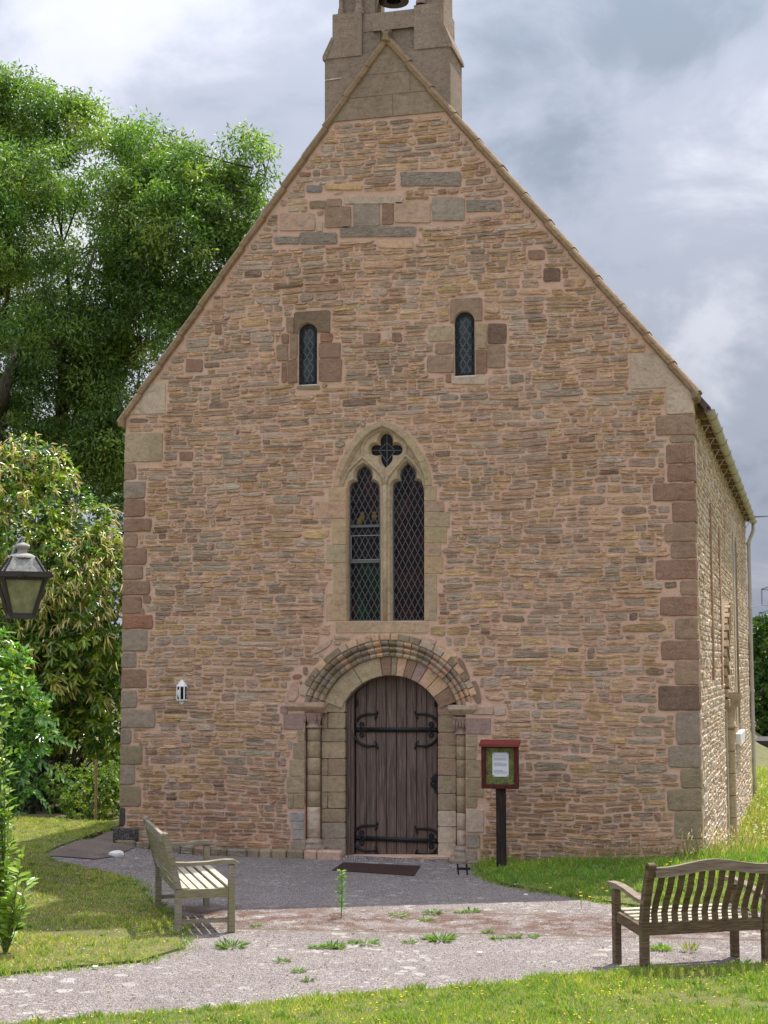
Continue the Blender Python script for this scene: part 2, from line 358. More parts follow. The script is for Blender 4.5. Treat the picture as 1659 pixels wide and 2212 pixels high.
def inpoly(x, z, poly):
    r = False; j = len(poly)-1
    for i in range(len(poly)):
        xi, zi = poly[i]; xj, zj = poly[j]
        if (zi > z) != (zj > z) and x < (xj-xi)*(z-zi)/(zj-zi)+xi: r = not r
        j = i
    return r
def empty(name, loc=(0, 0, 0), rz=0., parent=None, **props):
    o = bpy.data.objects.new(name, None); COL.objects.link(o); o.location = loc; o.rotation_euler = (0, 0, rz); o.empty_display_size = .2
    if parent: o.parent = parent
    for k, v in props.items(): o[k] = v
    return o
def local(o, parent):
    "mesh already written in the parent's own coordinates"
    o.parent = parent; o.matrix_parent_inverse = Matrix.Identity(4); return o
def copy_tree(o, parent=None):
    c = o.copy(); COL.objects.link(c)
    if parent: c.parent = parent
    for ch in o.children: copy_tree(ch, c)
    return c
def vary(c, k=.12):
    m = random.uniform(1-k, 1+k); return tuple(max(.01, x*m*random.uniform(1-k*.16, 1+k*.16)) for x in c)

# ------------------------------------------------------------------ ground
def sst(a, b, x):
    t_ = min(1, max(0, (x-a)/(b-a))); return t_*t_*(3-2*t_)
def gz(x, y):
    z = 0.
    z += .14*sst(2.2, 4.2, x)*sst(-3.2, -.3, y)*(1-sst(.5, 2.5, y))
    z += .16*sst(-2.6, -4.6, x)*sst(-4.5, -1., y)
    if x > 3: z -= .55*sst(.3, 6.5, y)*sst(3., 3.9, x)
    z += .05*sst(-6.6, -7.6, y-0.08*(x-3.5)**2*0)*0
    return z
HALF = 3.9
LAWN_F = [gnd(u, v+8) for u, v in ((-420, 2236), (-150, 2228), (0, 2222), (200, 2203), (400, 2192), (640, 2168), (800, 2150), (1070, 2132), (1230, 2114), (1400, 2100), (1659, 2086), (1900, 2074))]
LAWN_L = [gnd(u, v) for u, v in ((-400, 2150), (0, 2108), (150, 2092), (300, 2080), (390, 2052), (385, 2010), (345, 1975), (315, 1940), (285, 1908), (235, 1890), (170, 1883), (115, 1878), (98, 1868), (125, 1856), (175, 1838), (243, 1815))]
LAWN_R = [gnd(u, v) for u, v in ((1030, 1872), (1038, 1890), (1085, 1912), (1150, 1924), (1238, 1938), (1300, 1950), (1340, 1956), (1420, 1966), (1660, 1968), (1900, 1966))]
def sheet(name, poly, z, mat, step=.25, **props):
    "flat-ish sheet following gz, cut to the polygon"
    xs = [p[0] for p in poly]; ys = [p[1] for p in poly]; pts = [Vector(p) for p in poly]; n = len(pts)
    x = min(xs)
    while x < max(xs):
        y = min(ys)
        while y < max(ys):
            q = (x+random.uniform(-.2, .2)*step, y+random.uniform(-.2, .2)*step)
            if inpoly(q[0], q[1], poly): pts.append(Vector(q))
            y += step
        x += step
    vs, _, fs, *_ = delaunay_2d_cdt(pts, [], [list(range(n))], 1, 1e-5)
    m = MB(); m.add([(v.x, v.y, gz(v.x, v.y)+z) for v in vs], [f for f in fs])
    if z > .015: m.add([(x, y, gz(x, y)+z) for x, y in poly]+[(x, y, gz(x, y)-.05) for x, y in poly], [(i, (i+1) % n, n+(i+1) % n, n+i) for i in range(n)])
    return m.build(name, mat, smooth=True, **props)
# base sheet out to the horizon
m = MB(); xs = [-900, -300, -90, -40, -20, -12]+[-8+i*.5 for i in range(45)]+[16, 22, 40, 90, 300, 900]
ys = [-60, -30, -18, -14]+[-12+i*.5 for i in range(66)]+[24, 30, 45, 80, 200, 500, 1500]
vs = [(x, y, gz(x, y)-.03) for y in ys for x in xs]; k = len(xs)
m.add(vs, [(j*k+i, j*k+i+1, (j+1)*k+i+1, (j+1)*k+i) for j in range(len(ys)-1) for i in range(k-1)])
m.build('ground', 'soil', smooth=True, kind='structure')
pav = [(-9, -10.5), (-3.5, -11.5), (8, -9.5), (9, -1.5), (3.6, -.6), (1.4, -.02), (-4.6, -.02), (-6.0, -1.2), (-6, -4), (-7, -6.5)]
sheet('paving', pav, 0., 'paving', .2, kind='structure')
apr = [gnd(u, v) for u, v in ((95, 1872), (125, 1860), (165, 1846), (200, 1838), (225, 1826), (250, 1818), (290, 1845), (250, 1862), (205, 1870), (150, 1871))]
sheet('path', apr, .012, 'earth', .2, kind='structure')
lf = LAWN_F + [(9, -12.5), (3, -16), (-6, -14)]
sheet('front_lawn', lf, .05, 'soil', .2, kind='structure')
ll = LAWN_L + [(-4.6, 2.), (-14, 3), (-14, -4), (-7, -8)]
sheet('left_lawn', ll, .022, 'soil', .2, kind='structure')
lr = LAWN_R + [(11, -1), (11, .5), (3.92, .5), (3.92, -.03), (1.3, -.03)]
sheet('right_lawn', lr, .03, 'soil', .2, kind='structure')

# ------------------------------------------------------------------ church
church = empty('church', (0, 0, 0), category='church', label='stone church with steep gable front, oak door and bellcote on top')
MORT = .0
zE = 6.01; zA = 11.03; xA = -.10
Z0 = -.6
def roofz(x):      # underside line of the coping
    return zE+(zA-zE)*(x+HALF)/(xA+HALF) if x < xA else zA-(zA-zE)*(x-xA)/(HALF-xA)
CL = {'tan': (.73, .475, .295), 'ochre': (.70, .455, .225), 'grey': (.62, .48, .355), 'dgrey': (.40, .32, .25), 'purple': (.60, .405, .29),
      'brown': (.38, .25, .165), 'red': (.36, .175, .105), 'rbrown': (.325, .195, .13), 'olive': (.34, .265, .165), 'cream': (.48, .37, .23), 'pink': (.42, .28, .235),
      'palegrey': (.42, .38, .35), 'black': (.07, .062, .058), 'slate': (.36, .28, .215), 'dbrown': (.21, .13, .09), 'bluegrey': (.27, .25, .23)}
holes = []; excl = []          # openings in the mortar wall; places where no rubble goes
specials = []                  # (poly, colour, name, y_front, y_back, material)
def A1(x0, y0): return lambda a, b: fac(x0[0]+a/x0[1], y0+b/x0[1])
def rectpoly(c, d, e, f, mp, jit=.006, r=.02):
    "rounded, slightly irregular rectangle from two measured corners"
    (xa, za), (xb, zb) = mp(c, d), mp(e, f); (xc, zc), (xd, zd) = mp(e, d), mp(c, f)
    cs = [Vector((xd, zd)), Vector((xb, zb)), Vector((xc, zc)), Vector((xa, za))]; out = []; ms = min(abs(xb-xa), abs(za-zb)); r = min(r, ms*.22); jit = min(jit, ms*.05)
    for i, q in enumerate(cs):
        p_, n_ = cs[i-1], cs[(i+1) % 4]; rr = r*random.uniform(.6, 1.6)
        a = q+(p_-q).normalized()*min(rr, (p_-q).length*.4); b = q+(n_-q).normalized()*min(rr, (n_-q).length*.4)
        mid = (a+b+q*1.2)/3.2
        for w in (a, mid, b): out.append((w.x+random.uniform(-jit, jit), w.y+random.uniform(-jit, jit)))
        e_ = q+(n_-q)*random.uniform(.4, .6); out.append((e_.x+random.uniform(-jit, jit), e_.y+random.uniform(-jit, jit)))
    return out
def special(x0, y0, x1, y1, col, mp, name='stone', yf=-.018, mat='ashlar', jit=.006, r=.02, yb=.02):
    poly = rectpoly(x0, y0, x1, y1, mp, jit, r); specials.append((poly, CL[col] if isinstance(col, str) else col, name, yf, yb, mat)); excl.append(offset(poly, .012))
D = lambda a, b: fac(a, b)
ZQ = lambda a, b: fac(a/3.2007, 749+b/3.2007)
ZQ2 = lambda a, b: fac(a/4.114, 1382.5+b/4.114)
ZR = lambda a, b: fac(1296+a/3.8413, 749+b/3.8413)
ZR2 = lambda a, b: fac(1382+a/3.84, 1325+b/3.84)
ZG = lambda a, b: fac(518.4+a/2.88, 288+b/2.88)
ZL = lambda a, b: fac(576+a/2.88, 633.6+b/2.88)
ZW = lambda a, b: fac(662.4+a/4.268, 864+b/4.268)
ZD = lambda a, b: fac(576+a/3.2, 1353.7+b/3.2)
ZB = lambda a, b: fac(691.2+a/4.8, b/4.8)

quoins = []   # (x_inner, z0, z1, colour, side)
for (a, b, c, d, col) in ((0, 600, 1125, 805, 'cream'), (0, 808, 942, 925, 'brown'), (0, 930, 1005, 1055, 'slate'), (0, 1060, 1003, 1180, 'rbrown'), (0, 1187, 1047, 1283, 'rbrown'),
        (0, 1288, 952, 1390, 'brown'), (0, 1393, 1015, 1510, 'rbrown'), (0, 1515, 990, 1613, 'brown'), (0, 1618, 1037, 1718, 'rbrown'), (0, 1724, 980, 1848, 'rbrown'), (0, 1852, 1057, 1952, 'red'), (0, 1958, 1020, 2108, 'slate')):
    quoins.append((ZQ(c, 0)[0] if False else ZQ(c, b)[0], ZQ(870, d)[1], ZQ(870, b)[1], col, -1))
for (b, c, d, col) in ((112, 1215, 250, 'slate'), (256, 1305, 432, 'rbrown'), (443, 1218, 605, 'slate'), (611, 1380, 782, 'slate'), (787, 1168, 927, 'slate'), (931, 1268, 1107, 'olive'), (1111, 1200, 1286, 'slate'), (1290, 1255, 1480, 'olive'), (1486, 1112, 1655, 'black')):
    quoins.append((ZQ2(c, b)[0], ZQ2(1070, d)[1], ZQ2(1070, b)[1], col, -1))
for (a, b, d, col) in ((545, 320, 558, 'grey'), (465, 560, 730, 'brown'), (580, 735, 795, 'olive'), (550, 800, 967, 'rbrown'), (560, 972, 1118, 'rbrown'), (437, 1125, 1277, 'rbrown'), (600, 1282, 1455, 'rbrown'), (538, 1462, 1617, 'brown'), (588, 1622, 1757, 'brown'), (462, 1763, 1930, 'rbrown'), (668, 1936, 2066, 'brown'), (500, 2070, 2232, 'rbrown')):
    quoins.append((ZR(a, b)[0], ZR(755, d)[1], ZR(755, b)[1], col, 1))
for (a, b, d, col) in ((293, 35, 217, 'brown'), (178, 222, 386, 'rbrown'), (290, 391, 594, 'brown'), (155, 599, 808, 'dbrown'), (300, 814, 1090, 'slate'), (240, 1096, 1283, 'slate'), (340, 1289, 1452, 'olive'), (228, 1457, 1640, 'olive'), (288, 1645, 1872, 'olive'), (350, 1877, 2130, 'olive')):
    quoins.append((ZR2(a, b)[0], ZR2(480, d)[1], ZR2(480, b)[1], col, 1))
for xi, z0, z1, col, sd_ in quoins:
    if sd_ < 0: excl.append([(-HALF-.3, z0), (xi+.012, z0), (xi+.012, z1), (-HALF-.3, z1)])
    else: excl.append([(xi-.012, z0), (HALF+.3, z0), (HALF+.3, z1), (xi-.012, z1)])
# gable and scattered stones
for q in ((250, 500, 468, 606, 'purple'), (528, 455, 690, 590, 'brown'), (705, 443, 870, 580, 'dgrey'), (885, 435, 955, 570, 'rbrown'), (960, 430, 1188, 555, 'purple'), (1195, 400, 1395, 545, 'dgrey'),
        (1000, 240, 1375, 330, 'dgrey'), (650, 392, 1015, 440, 'grey'), (435, 420, 535, 468, 'olive'), (540, 406, 635, 460, 'brown'), (625, 580, 1095, 645, 'dgrey'), (215, 643, 370, 692, 'dgrey'),
        (375, 618, 605, 690, 'dgrey'), (860, 670, 1080, 715, 'tan'), (1410, 415, 1625, 488, 'dgrey'), (415, 325, 510, 368, 'bluegrey'), (475, 548, 515, 610, 'grey'), (370, 245, 440, 270, 'red'), (530, 318, 760, 352, 'ochre')):
    special(*q, ZG, mat='rubble' if q[4] == 'dgrey' and q[3]-q[1] < 100 else 'ashlar')
for q in ((1141, 540, 1176, 561, 'rbrown'), (1174, 579, 1210, 608, 'dbrown'), (402, 776, 438, 803, 'rbrown'), (465, 702, 478, 722, 'rbrown'), (785, 719, 822, 741, 'brown'), (848, 719, 868, 738, 'rbrown'), (388, 976, 418, 995, 'rbrown'),
        (310, 1286, 326, 1303, 'rbrown'), (838, 716, 848, 736, 'grey'), (300, 1115+200, 312, 1330, 'rbrown')):
    special(*q, D)
# kneelers
kn = [ZQ(875, 470), ZQ(1145, 462), ZQ(1145, 250), ZQ(1010, 250)]
kn = [(-HALF+max(0, (kn[0][1]-zE+.04)/1.321), kn[0][1]), (kn[1][0], kn[1][1]), (kn[2][0], kn[2][1]), (-HALF+(kn[2][1]-zE)/1.321+.05, kn[2][1])]+([(-HALF, zE-.03)] if kn[0][1] < zE-.05 else [])
specials.append((kn, CL['grey'], 'stone', -.014, .25, 'ashlar')); excl.append(offset(kn, .015))
k1 = ZR(255, 60); k2 = ZR(750, 330); kr = [(k1[0], k2[1]), (HALF-max(0, (k2[1]-zE+.04)/1.255), k2[1])]+([(HALF, zE-.03)] if k2[1] < zE-.05 else [])+[ (HALF-(k1[1]-zE)/1.255-.05, k1[1]), (k1[0], k1[1])]
specials.append((kr, CL['grey'], 'stone', -.014, .25, 'ashlar')); excl.append(offset(kr, .015))
# lancets
for q in ((125, 150, 170, 248, 'brown'), (95, 250, 140, 312, 'rbrown'), (145, 252, 192, 408, 'brown'), (62, 320, 135, 420, 'brown'), (335, 248, 412, 303, 'red'), (328, 307, 460, 402, 'rbrown'), (326, 410, 468, 550, 'rbrown'), (132, 415, 192, 558, 'rbrown'), (95, 430, 124, 555, 'rbrown'), (190, 574, 330, 598, 'olive'),
        (1010, 205, 1160, 300, 'cream'), (1305, 190, 1370, 343, 'cream'), (1378, 190, 1492, 312, 'dbrown'), (1050, 310, 1160, 378, 'brown'), (1000, 388, 1160, 495, 'brown'), (1303, 350, 1370, 500, 'rbrown'), (1375, 322, 1485, 465, 'brown'), (1115, 502, 1148, 555, 'red'), (1150, 520, 1365, 565, 'grey')):
    special(*q, ZL)
def lancet(x0, x1, ztop, zb, n=8):
    r = (x1-x0)/2; cx_ = (x0+x1)/2
    return [(x0, zb), (x1, zb)]+[(cx_+r*math.cos(math.pi*i/n), ztop-r+r*math.sin(math.pi*i/n)) for i in range(n+1)]
L1 = lancet(ZL(198, 400)[0], ZL(314, 400)[0], ZL(250, 186)[1], ZL(250, 572)[1])
L2 = lancet(ZL(1168, 300)[0], ZL(1294, 300)[0], ZL(1230, 113)[1], ZL(1230, 516)[1])
for L, hp, col in ((L1, ((172, 118), (395, 245)), 'brown'), (L2, ((1143, 38), (1342, 172)), 'brown')):
    (xa, za), (xb, zb_) = ZL(*hp[0]), ZL(*hp[1]); arc = [p for p in L[2:]]        # right-to-left over the top
    arc = [p for p in arc if p[1] >= zb_-.02]
    head = [(xb, zb_), (xb, za-.015), (xb-.03, za), (xa+.03, za), (xa, za-.02), (xa, zb_)]+[p for p in reversed(offset(L, .004)[2:]) if p[1] > zb_]
    if L is L1: col = (.24, .165, .105)
    specials.append((head, CL.get(col, col) if isinstance(col, str) else col, 'stone', -.02, .03, 'ashlar')); excl.append([(xa-.01, zb_), (xb+.01, zb_), (xb+.01, za+.01), (xa-.01, za+.01)])
    holes.append(L); excl.append(offset(L, .03))
# main window outlines
def arcpts(c, r, a0, a1, n): return [(c[0]+r*math.cos(a0+(a1-a0)*i/n), c[1]+r*math.sin(a0+(a1-a0)*i/n)) for i in range(n+1)]
def path(pts, mp): return [mp(*p) for p in pts]
def smooth_closed(pts, sharp=(), it=2):
    for _ in range(it):
        out = []; ns = set(); n = len(pts)
        for i in range(n):
            if i in sharp: ns.add(len(out)); out.append(pts[i])
            else:
                a, b, c = pts[i-1], pts[i], pts[(i+1) % n]
                out.append((b[0]*.75+a[0]*.25, b[1]*.75+a[1]*.25)); out.append((b[0]*.75+c[0]*.25, b[1]*.75+c[1]*.25))
        pts, sharp = out, ns
    return pts
LA = smooth_closed([(372, 2035), (370, 815), (382, 765), (415, 745), (441, 738), (432, 690), (448, 640), (478, 615), (512, 592), (546, 612), (577, 640), (588, 690), (581, 738), (612, 745), (645, 768), (656, 815), (662, 2035)], {0, 4, 8, 12, 16})
LB = smooth_closed([(774, 2035), (768, 800), (784, 756), (815, 738), (846, 733), (836, 680), (852, 630), (880, 600), (914, 570), (950, 598), (982, 625), (996, 680), (982, 725), (1020, 735), (1056, 756), (1072, 800), (1078, 2035)], {0, 4, 8, 12, 16})
QF = smooth_closed([(660, 412), (654, 350), (685, 305), (715, 298), (748, 308), (776, 350), (770, 412), (805, 400), (850, 410), (866, 450), (850, 490), (805, 502), (770, 496), (772, 545), (740, 585), (706, 618), (680, 585), (662, 545), (663, 496), (625, 505), (580, 495), (567, 452), (582, 412), (625, 400)], {0, 6, 12, 15, 18})
LA, LB, QF = path(LA, ZW), path(LB, ZW), path(QF, ZW)
AO = path([(245, 800), (262, 690), (310, 570), (375, 440), (460, 320), (560, 240), (700, 188), (840, 235), (950, 320), (1040, 440), (1105, 560), (1145, 670), (1160, 790)], ZW)     # outer edge of the arch stones
AI = path([(300, 800), (318, 700), (360, 590), (430, 460), (510, 360), (600, 285), (695, 240), (790, 280), (885, 355), (970, 460), (1035, 580), (1078, 690), (1092, 790)], ZW)     # inner edge
sillz = ZW(600, 2040)[1]
opening = [(ZW(364, 2040)[0], sillz)]+[(ZW(364, 800)[0], AI[0][1])]+AI[:]+[(ZW(1084, 790)[0], AI[-1][1]), (ZW(1084, 2040)[0], sillz)]
opening = opening[:1]+[opening[1]]+[p for p in AI]+opening[-2:]
holes.append(opening)
jl = ((205, 810, 362, 932, 'tan'), (80, 936, 362, 1092, 'tan'), (240, 1096, 362, 1332, 'tan'), (185, 1336, 362, 1502, 'tan'), (245, 1506, 364, 1782, 'tan'), (180, 1786, 368, 2034, 'tan'),
      (1086, 792, 1198, 928, 'tan'), (1086, 931, 1270, 1030, 'tan'), (1086, 1033, 1316, 1170, 'tan'), (1088, 1174, 1290, 1318, 'tan'), (1088, 1322, 1240, 1440, 'tan'), (1088, 1444, 1258, 1600, 'tan'), (1088, 1604, 1200, 2034, 'tan'),
      (270, 2042, 1122, 2148, 'tan'))
for q in jl:
    special(*q[:4], tuple(x*random.uniform(.9, 1.06) for x in (.56, .40, .25)), ZW, name='jamb_stone' if q[3]-q[1] > 110 else 'sill', yf=-.010, jit=.002, r=.006)
excl.append(offset(opening, .01))
excl.append([AO[0]]+AO+[AO[-1]])
# arch stones of the main window, flush ashlar between inner and outer edge
n_ = len(AO)
for i in range(0, n_-1, 2):
    j = min(i+2, n_-1); out_ = AO[i:j+1]; in_ = AI[i:j+1]
    poly = in_+out_[::-1]; specials.append((offset(poly, -.002), tuple(x*random.uniform(.93, 1.05) for x in (.55, .395, .25)), 'voussoir', -.010, .03, 'ashlar'))

# door geometry (measured in the ZD frame)
CZ = (842, 705); R0, R1, R2, R3 = 368, 497, 612, 657
def ringpt(r, ang): return ZD(CZ[0]+r*math.cos(ang), CZ[1]-r*math.sin(ang))
def aspring(r, y=515): return math.asin(min(1, (CZ[1]-y)/r))
a0 = aspring(R0); dl, dr = ZD(525, 600)[0], ZD(1167, 600)[0]; zthr = ZD(840, 1610)[1]
dooropen = [(dl, zthr), (dr, zthr)]+[ringpt(R0, a0+(math.pi-2*a0)*i/24) for i in range(25)]
zone = [ZD(330, 1650), ZD(1400, 1650)]
# the whole doorway recess (mortar wall has this hole; the orders fill it)
a1 = aspring(R2, 520); recess = [ZD(262, 1590), ZD(1376, 1590)]+[ZD(1376, 520)]+[ringpt(R2, a1+(math.pi-2*a1)*i/24) for i in range(25)]+[ZD(262, 520)]
holes.append(recess)
excl.append(offset(recess, .01))
# outer ring (hood) voussoirs
VOUS = []
a = aspring(R3, 470); aend = math.pi-a; k = 0
while a < aend-.01:
    w = random.choice((.09, .12, .16, .2)); b = min(aend, a+w)
    if aend-b < .05: b = aend
    VOUS.append((R2+2, R3, a+.006, b-.006, vary(random.choice((CL['tan'], CL['olive'], CL['grey'], CL['tan']))), -.028, .05)); a = b
excl.append([ringpt(R3+8, aspring(R3, 480)+(math.pi-2*aspring(R3, 480))*i/30) for i in range(31)])
# a few outer stones round the arch
def quadstone(pts, col, mp, yf=-.02, name='stone'):
    poly = path(pts, mp); poly = smooth_closed(poly, set(), 1); specials.append((poly, vary(CL[col], .08), name, yf, .02, 'ashlar')); excl.append(offset(poly, .012))
quadstone([(1310, 225), (1345, 210), (1405, 345), (1400, 370)], 'rbrown', ZD); quadstone([(1408, 380), (1455, 372), (1492, 520), (1440, 535)], 'rbrown', ZD)
quadstone([(1175, 110), (1320, 190), (1300, 225), (1165, 140)], 'tan', ZD); quadstone([(130, 515), (215, 515), (225, 385), (175, 375)], 'purple', ZD)
quadstone([(185, 330), (245, 325), (240, 360), (180, 362)], 'red', ZD); quadstone([(318, 165), (455, 75), (450, 125), (335, 195)], 'purple', ZD)
quadstone([(1070, 60), (1180, 90), (1160, 130), (1075, 95)], 'purple', ZD)
JC = (.40, .30, .185)
def jb(x0, y0, x1, y1, col=None, yf=.0, name='jamb_stone', yb=.3, r=.014): 
    poly = rectpoly(x0, y0, x1, y1, ZD, .003, r); specials.append((poly, vary(CL[col], .06) if col else vary(JC, .13), name, yf, yb, 'ashlar'))
    if yf < .01: excl.append(offset(poly, .012))
for q in ((215, 716, 262, 796), (185, 801, 262, 917), (160, 921, 262, 1033), (142, 1038, 262, 1150), (190, 1155, 262, 1256), (148, 1158, 186, 1258)): jb(*q, yf=-.015, yb=.05)
jb(165, 1283, 260, 1343, 'palegrey', -.02, yb=.05); jb(176, 1346, 260, 1403, 'palegrey', -.02, yb=.05); jb(180, 1406, 260, 1470, 'palegrey', -.02, yb=.05)
jb(170, 1478, 270, 1560, 'slate', -.03, yb=.05); jb(118, 600, 258, 709, 'pink', -.015, yb=.05); jb(96, 545, 148, 600, 'pink', -.012, yb=.05)
for q in ((1380, 750, 1455, 830), (1380, 835, 1450, 915), (1380, 920, 1482, 1042), (1380, 1050, 1500, 1175), (1380, 1180, 1455, 1252)): jb(*q, yf=-.015, yb=.05)
jb(1380, 1262, 1500, 1420, 'grey', -.02, yb=.05); jb(1380, 1432, 1475, 1530, 'dgrey', -.02, yb=.05); jb(1380, 1545, 1455, 1625, 'dgrey', -.02, yb=.05); jb(1380, 632, 1550, 742, 'pink', -.015, yb=.05)
jb(1425, 552, 1570, 608, 'purple', -.015, yb=.05); jb(1574, 565, 1650, 612, 'grey', -.015, yb=.05)
rows = (595, 708, 798, 914, 1033, 1148, 1262, 1358, 1468, 1590)
for i in range(len(rows)-1):        # inner jambs, either side of the door
    cL = 'dgrey' if i > 6 else None; cc = {1: (.30, .20, .12), 3: None}.get(i)
    if i in (0, 3, 5): jb(362, rows[i]+3, 402, rows[i+1], cL, .12); jb(405, rows[i]+3, 523, rows[i+1], cL, .12)
    else: jb(362, rows[i]+3, 523, rows[i+1], cL, .12)
jb(392, 514, 523, 594, 'cream', .12)
rr = (540, 612, 732, 822, 912, 1032, 1157, 1275, 1390, 1502, 1612)
for i in range(len(rr)-1): jb(1169, rr[i]+3, 1296, rr[i+1], 'grey' if i > 6 else ('brown' if i in (0, 2, 4) else None), .12)
# inner arch voussoirs
ab = [aspring(R1, 520), .62, .83, 1.02, 1.18, 1.33, 1.47, 1.56, 1.72, 2.13, math.pi-aspring(R1, 520)]
cl = ['rbrown', 'tan', 'tan', 'pink', 'rbrown', 'tan', 'olive', 'rbrown', 'cream', 'cream']
ARCHV = [(R0, R1, ab[i]+.004, ab[i+1]-.004, vary(CL[cl[i]], .06), .10, .32) for i in range(len(ab)-1)]

# ---- mortar wall with openings
outer = [(-HALF, Z0), (HALF, Z0), (HALF, zE), (xA, zA), (-HALF, zE)]
pts = []; loops = []
def addloop(lp):
    o = len(pts); pts.extend(Vector(p) for p in lp); loops.append(list(range(o, o+len(lp))))
addloop(outer)
for h in holes: addloop(h)
x = -HALF+.04
st = .055
while x < HALF-.03:
    z = Z0+.05
    while z < roofz(x)-.04:
        q = (x+random.uniform(-.018, .018), z+random.uniform(-.018, .018)); pts.append(Vector(q)); z += st
    x += st
vs, _, fs, *_ = delaunay_2d_cdt(pts, [], loops, 2 if False else 0, 1e-5)
mw = MB(); keep = []
hb = [(min(p[0] for p in h), max(p[0] for p in h), min(p[1] for p in h), max(p[1] for p in h), h) for h in holes]
for f in fs:
    cxx = sum(vs[i].x for i in f)/3; czz = sum(vs[i].y for i in f)/3
    if abs(cxx) > HALF or czz > roofz(cxx) or czz < Z0: continue
    if any(a_ < cxx < b_ and c_ < czz < d_ and inpoly(cxx, czz, h) for a_, b_, c_, d_, h in hb): continue
    keep.append(f)
inner = lambda v: all(abs(v.x-p[0])+abs(v.y-p[1]) > 1e-4 for h in holes for p in h) and abs(v.x) < HALF-1e-4
vv = [(v.x, (random.uniform(-.005, .004)+.006*noise.noise(Vector((v.x*5, 3, v.y*5)))) if inner(v) else 0., v.y) for v in vs]
mw.add(vv, keep)
wall = mw.build('front_wall', 'mortar', church, smooth=True)
# reveals + solid behind
mr = MB()
for h in holes:
    d_ = .34; n = len(h); mr.add([(x, 0, z) for x, z in h]+[(x, d_, z) for x, z in h], [(i, (i+1) % n, n+(i+1) % n, n+i) for i in range(n)])
mr.build('opening_reveal', 'mortar', church)

# ---- stones
def rstone(mb, poly, col, proud, base=.012, dome=.5):
    "rubble stone: skirt, shoulder, uneven face"
    n = len(poly); c = Vector((sum(p[0] for p in poly)/n, sum(p[1] for p in poly)/n))
    w = max(p[0] for p in poly)-min(p[0] for p in poly); h = max(p[1] for p in poly)-min(p[1] for p in poly)
    ins = min(w, h)*.09; inn = []
    for p in poly:
        v = Vector(p)-c; inn.append((c.x+v.x*(1-2*ins/max(w, .03)), c.y+v.y*(1-2*ins/max(h, .03))))
    tx = random.uniform(-.4, .4)*proud/w; tz = random.uniform(-.8, .5)*proud/h
    vs = [(x, base, z) for x, z in poly]
    vs += [((x*.72+x2*.28), -proud*random.uniform(.45, .8), z*.72+z2*.28) for (x, z), (x2, z2) in zip(poly, inn)]
    vs += [(x, -proud*random.uniform(.70, 1.25)+tx*(x-c.x)+tz*(z-c.y), z) for x, z in inn]
    vs += [(c.x+random.uniform(-.1, .1)*w, -proud*random.uniform(.9, 1.25), c.y)]
    fs = [(i, (i+1) % n, n+(i+1) % n, n+i) for i in range(n)]+[(n+i, n+(i+1) % n, 2*n+(i+1) % n, 2*n+i) for i in range(n)]+[(2*n+i, 2*n+(i+1) % n, 3*n) for i in range(n)]
    mb.add(vs, [f[::-1] for f in fs], col)
def outline(x0, x1, z0, z1, tilt=0.):
    w, h = x1-x0, z1-z0; n = 12 if w > .2 else 10; out = []; e = random.uniform(.16, .62); sk = random.uniform(-.25, .25)*h
    for i in range(n):
        a = 2*math.pi*(i+.5)/n+random.uniform(-.12, .12); ca, sa = math.cos(a), math.sin(a)
        px = math.copysign(abs(ca)**e, ca)*w/2*random.uniform(.9, 1.03); pz = math.copysign(abs(sa)**e, sa)*h/2*random.uniform(.72, 1.06)
        out.append(((x0+x1)/2+px+sk*sa*.5, (z0+z1)/2+pz+tilt*px))
    return out
def rubble(xa, xb, za, zb, mind=.045, maxd=.125, seed=1, blocked=None, lenk=1.):
    "irregular courses: yields stone rectangles"
    R_ = random.Random(seed); z = za; rows_ = []
    while z < zb:
        h = R_.uniform(mind, maxd)*R_.choice((1, 1, 1.25)); x = xa-R_.uniform(0, .2)
        while x < xb:
            w = R_.choice((R_.uniform(.07, .2), R_.uniform(.12, .34), R_.uniform(.2, .46), R_.uniform(.3, .62)))*lenk
            k = R_.random(); parts = []
            if h > .095 and k < .55: f = R_.uniform(.35, .65); parts = [(0, f), (f, 1)]
            elif h > .14 and k < .8: parts = [(0, .33), (.33, .66), (.66, 1)]
            else: parts = [(0, 1)]
            for a_, b_ in parts:
                xs_ = [0, w]
                if w > .3 and R_.random() < .4: xs_ = [0, w*R_.uniform(.3, .7), w]
                for i in range(len(xs_)-1): rows_.append((x+xs_[i], x+xs_[i+1], z+a_*h, z+b_*h))
            x += w
        z += h
    return rows_
EX = [(min(p[0] for p in h), max(p[0] for p in h), min(p[1] for p in h), max(p[1] for p in h), h) for h in excl]
def free(x, z):
    return not any(a_ < x < b_ and c_ < z < d_ and inpoly(x, z, h) for a_, b_, c_, d_, h in EX)
def warp(x, z):
    return .055*noise.noise(Vector((x*.55, 0, z*.8)))+.022*noise.noise(Vector((x*2.1, 5, z*1.7)))
stones = []
g = .0065
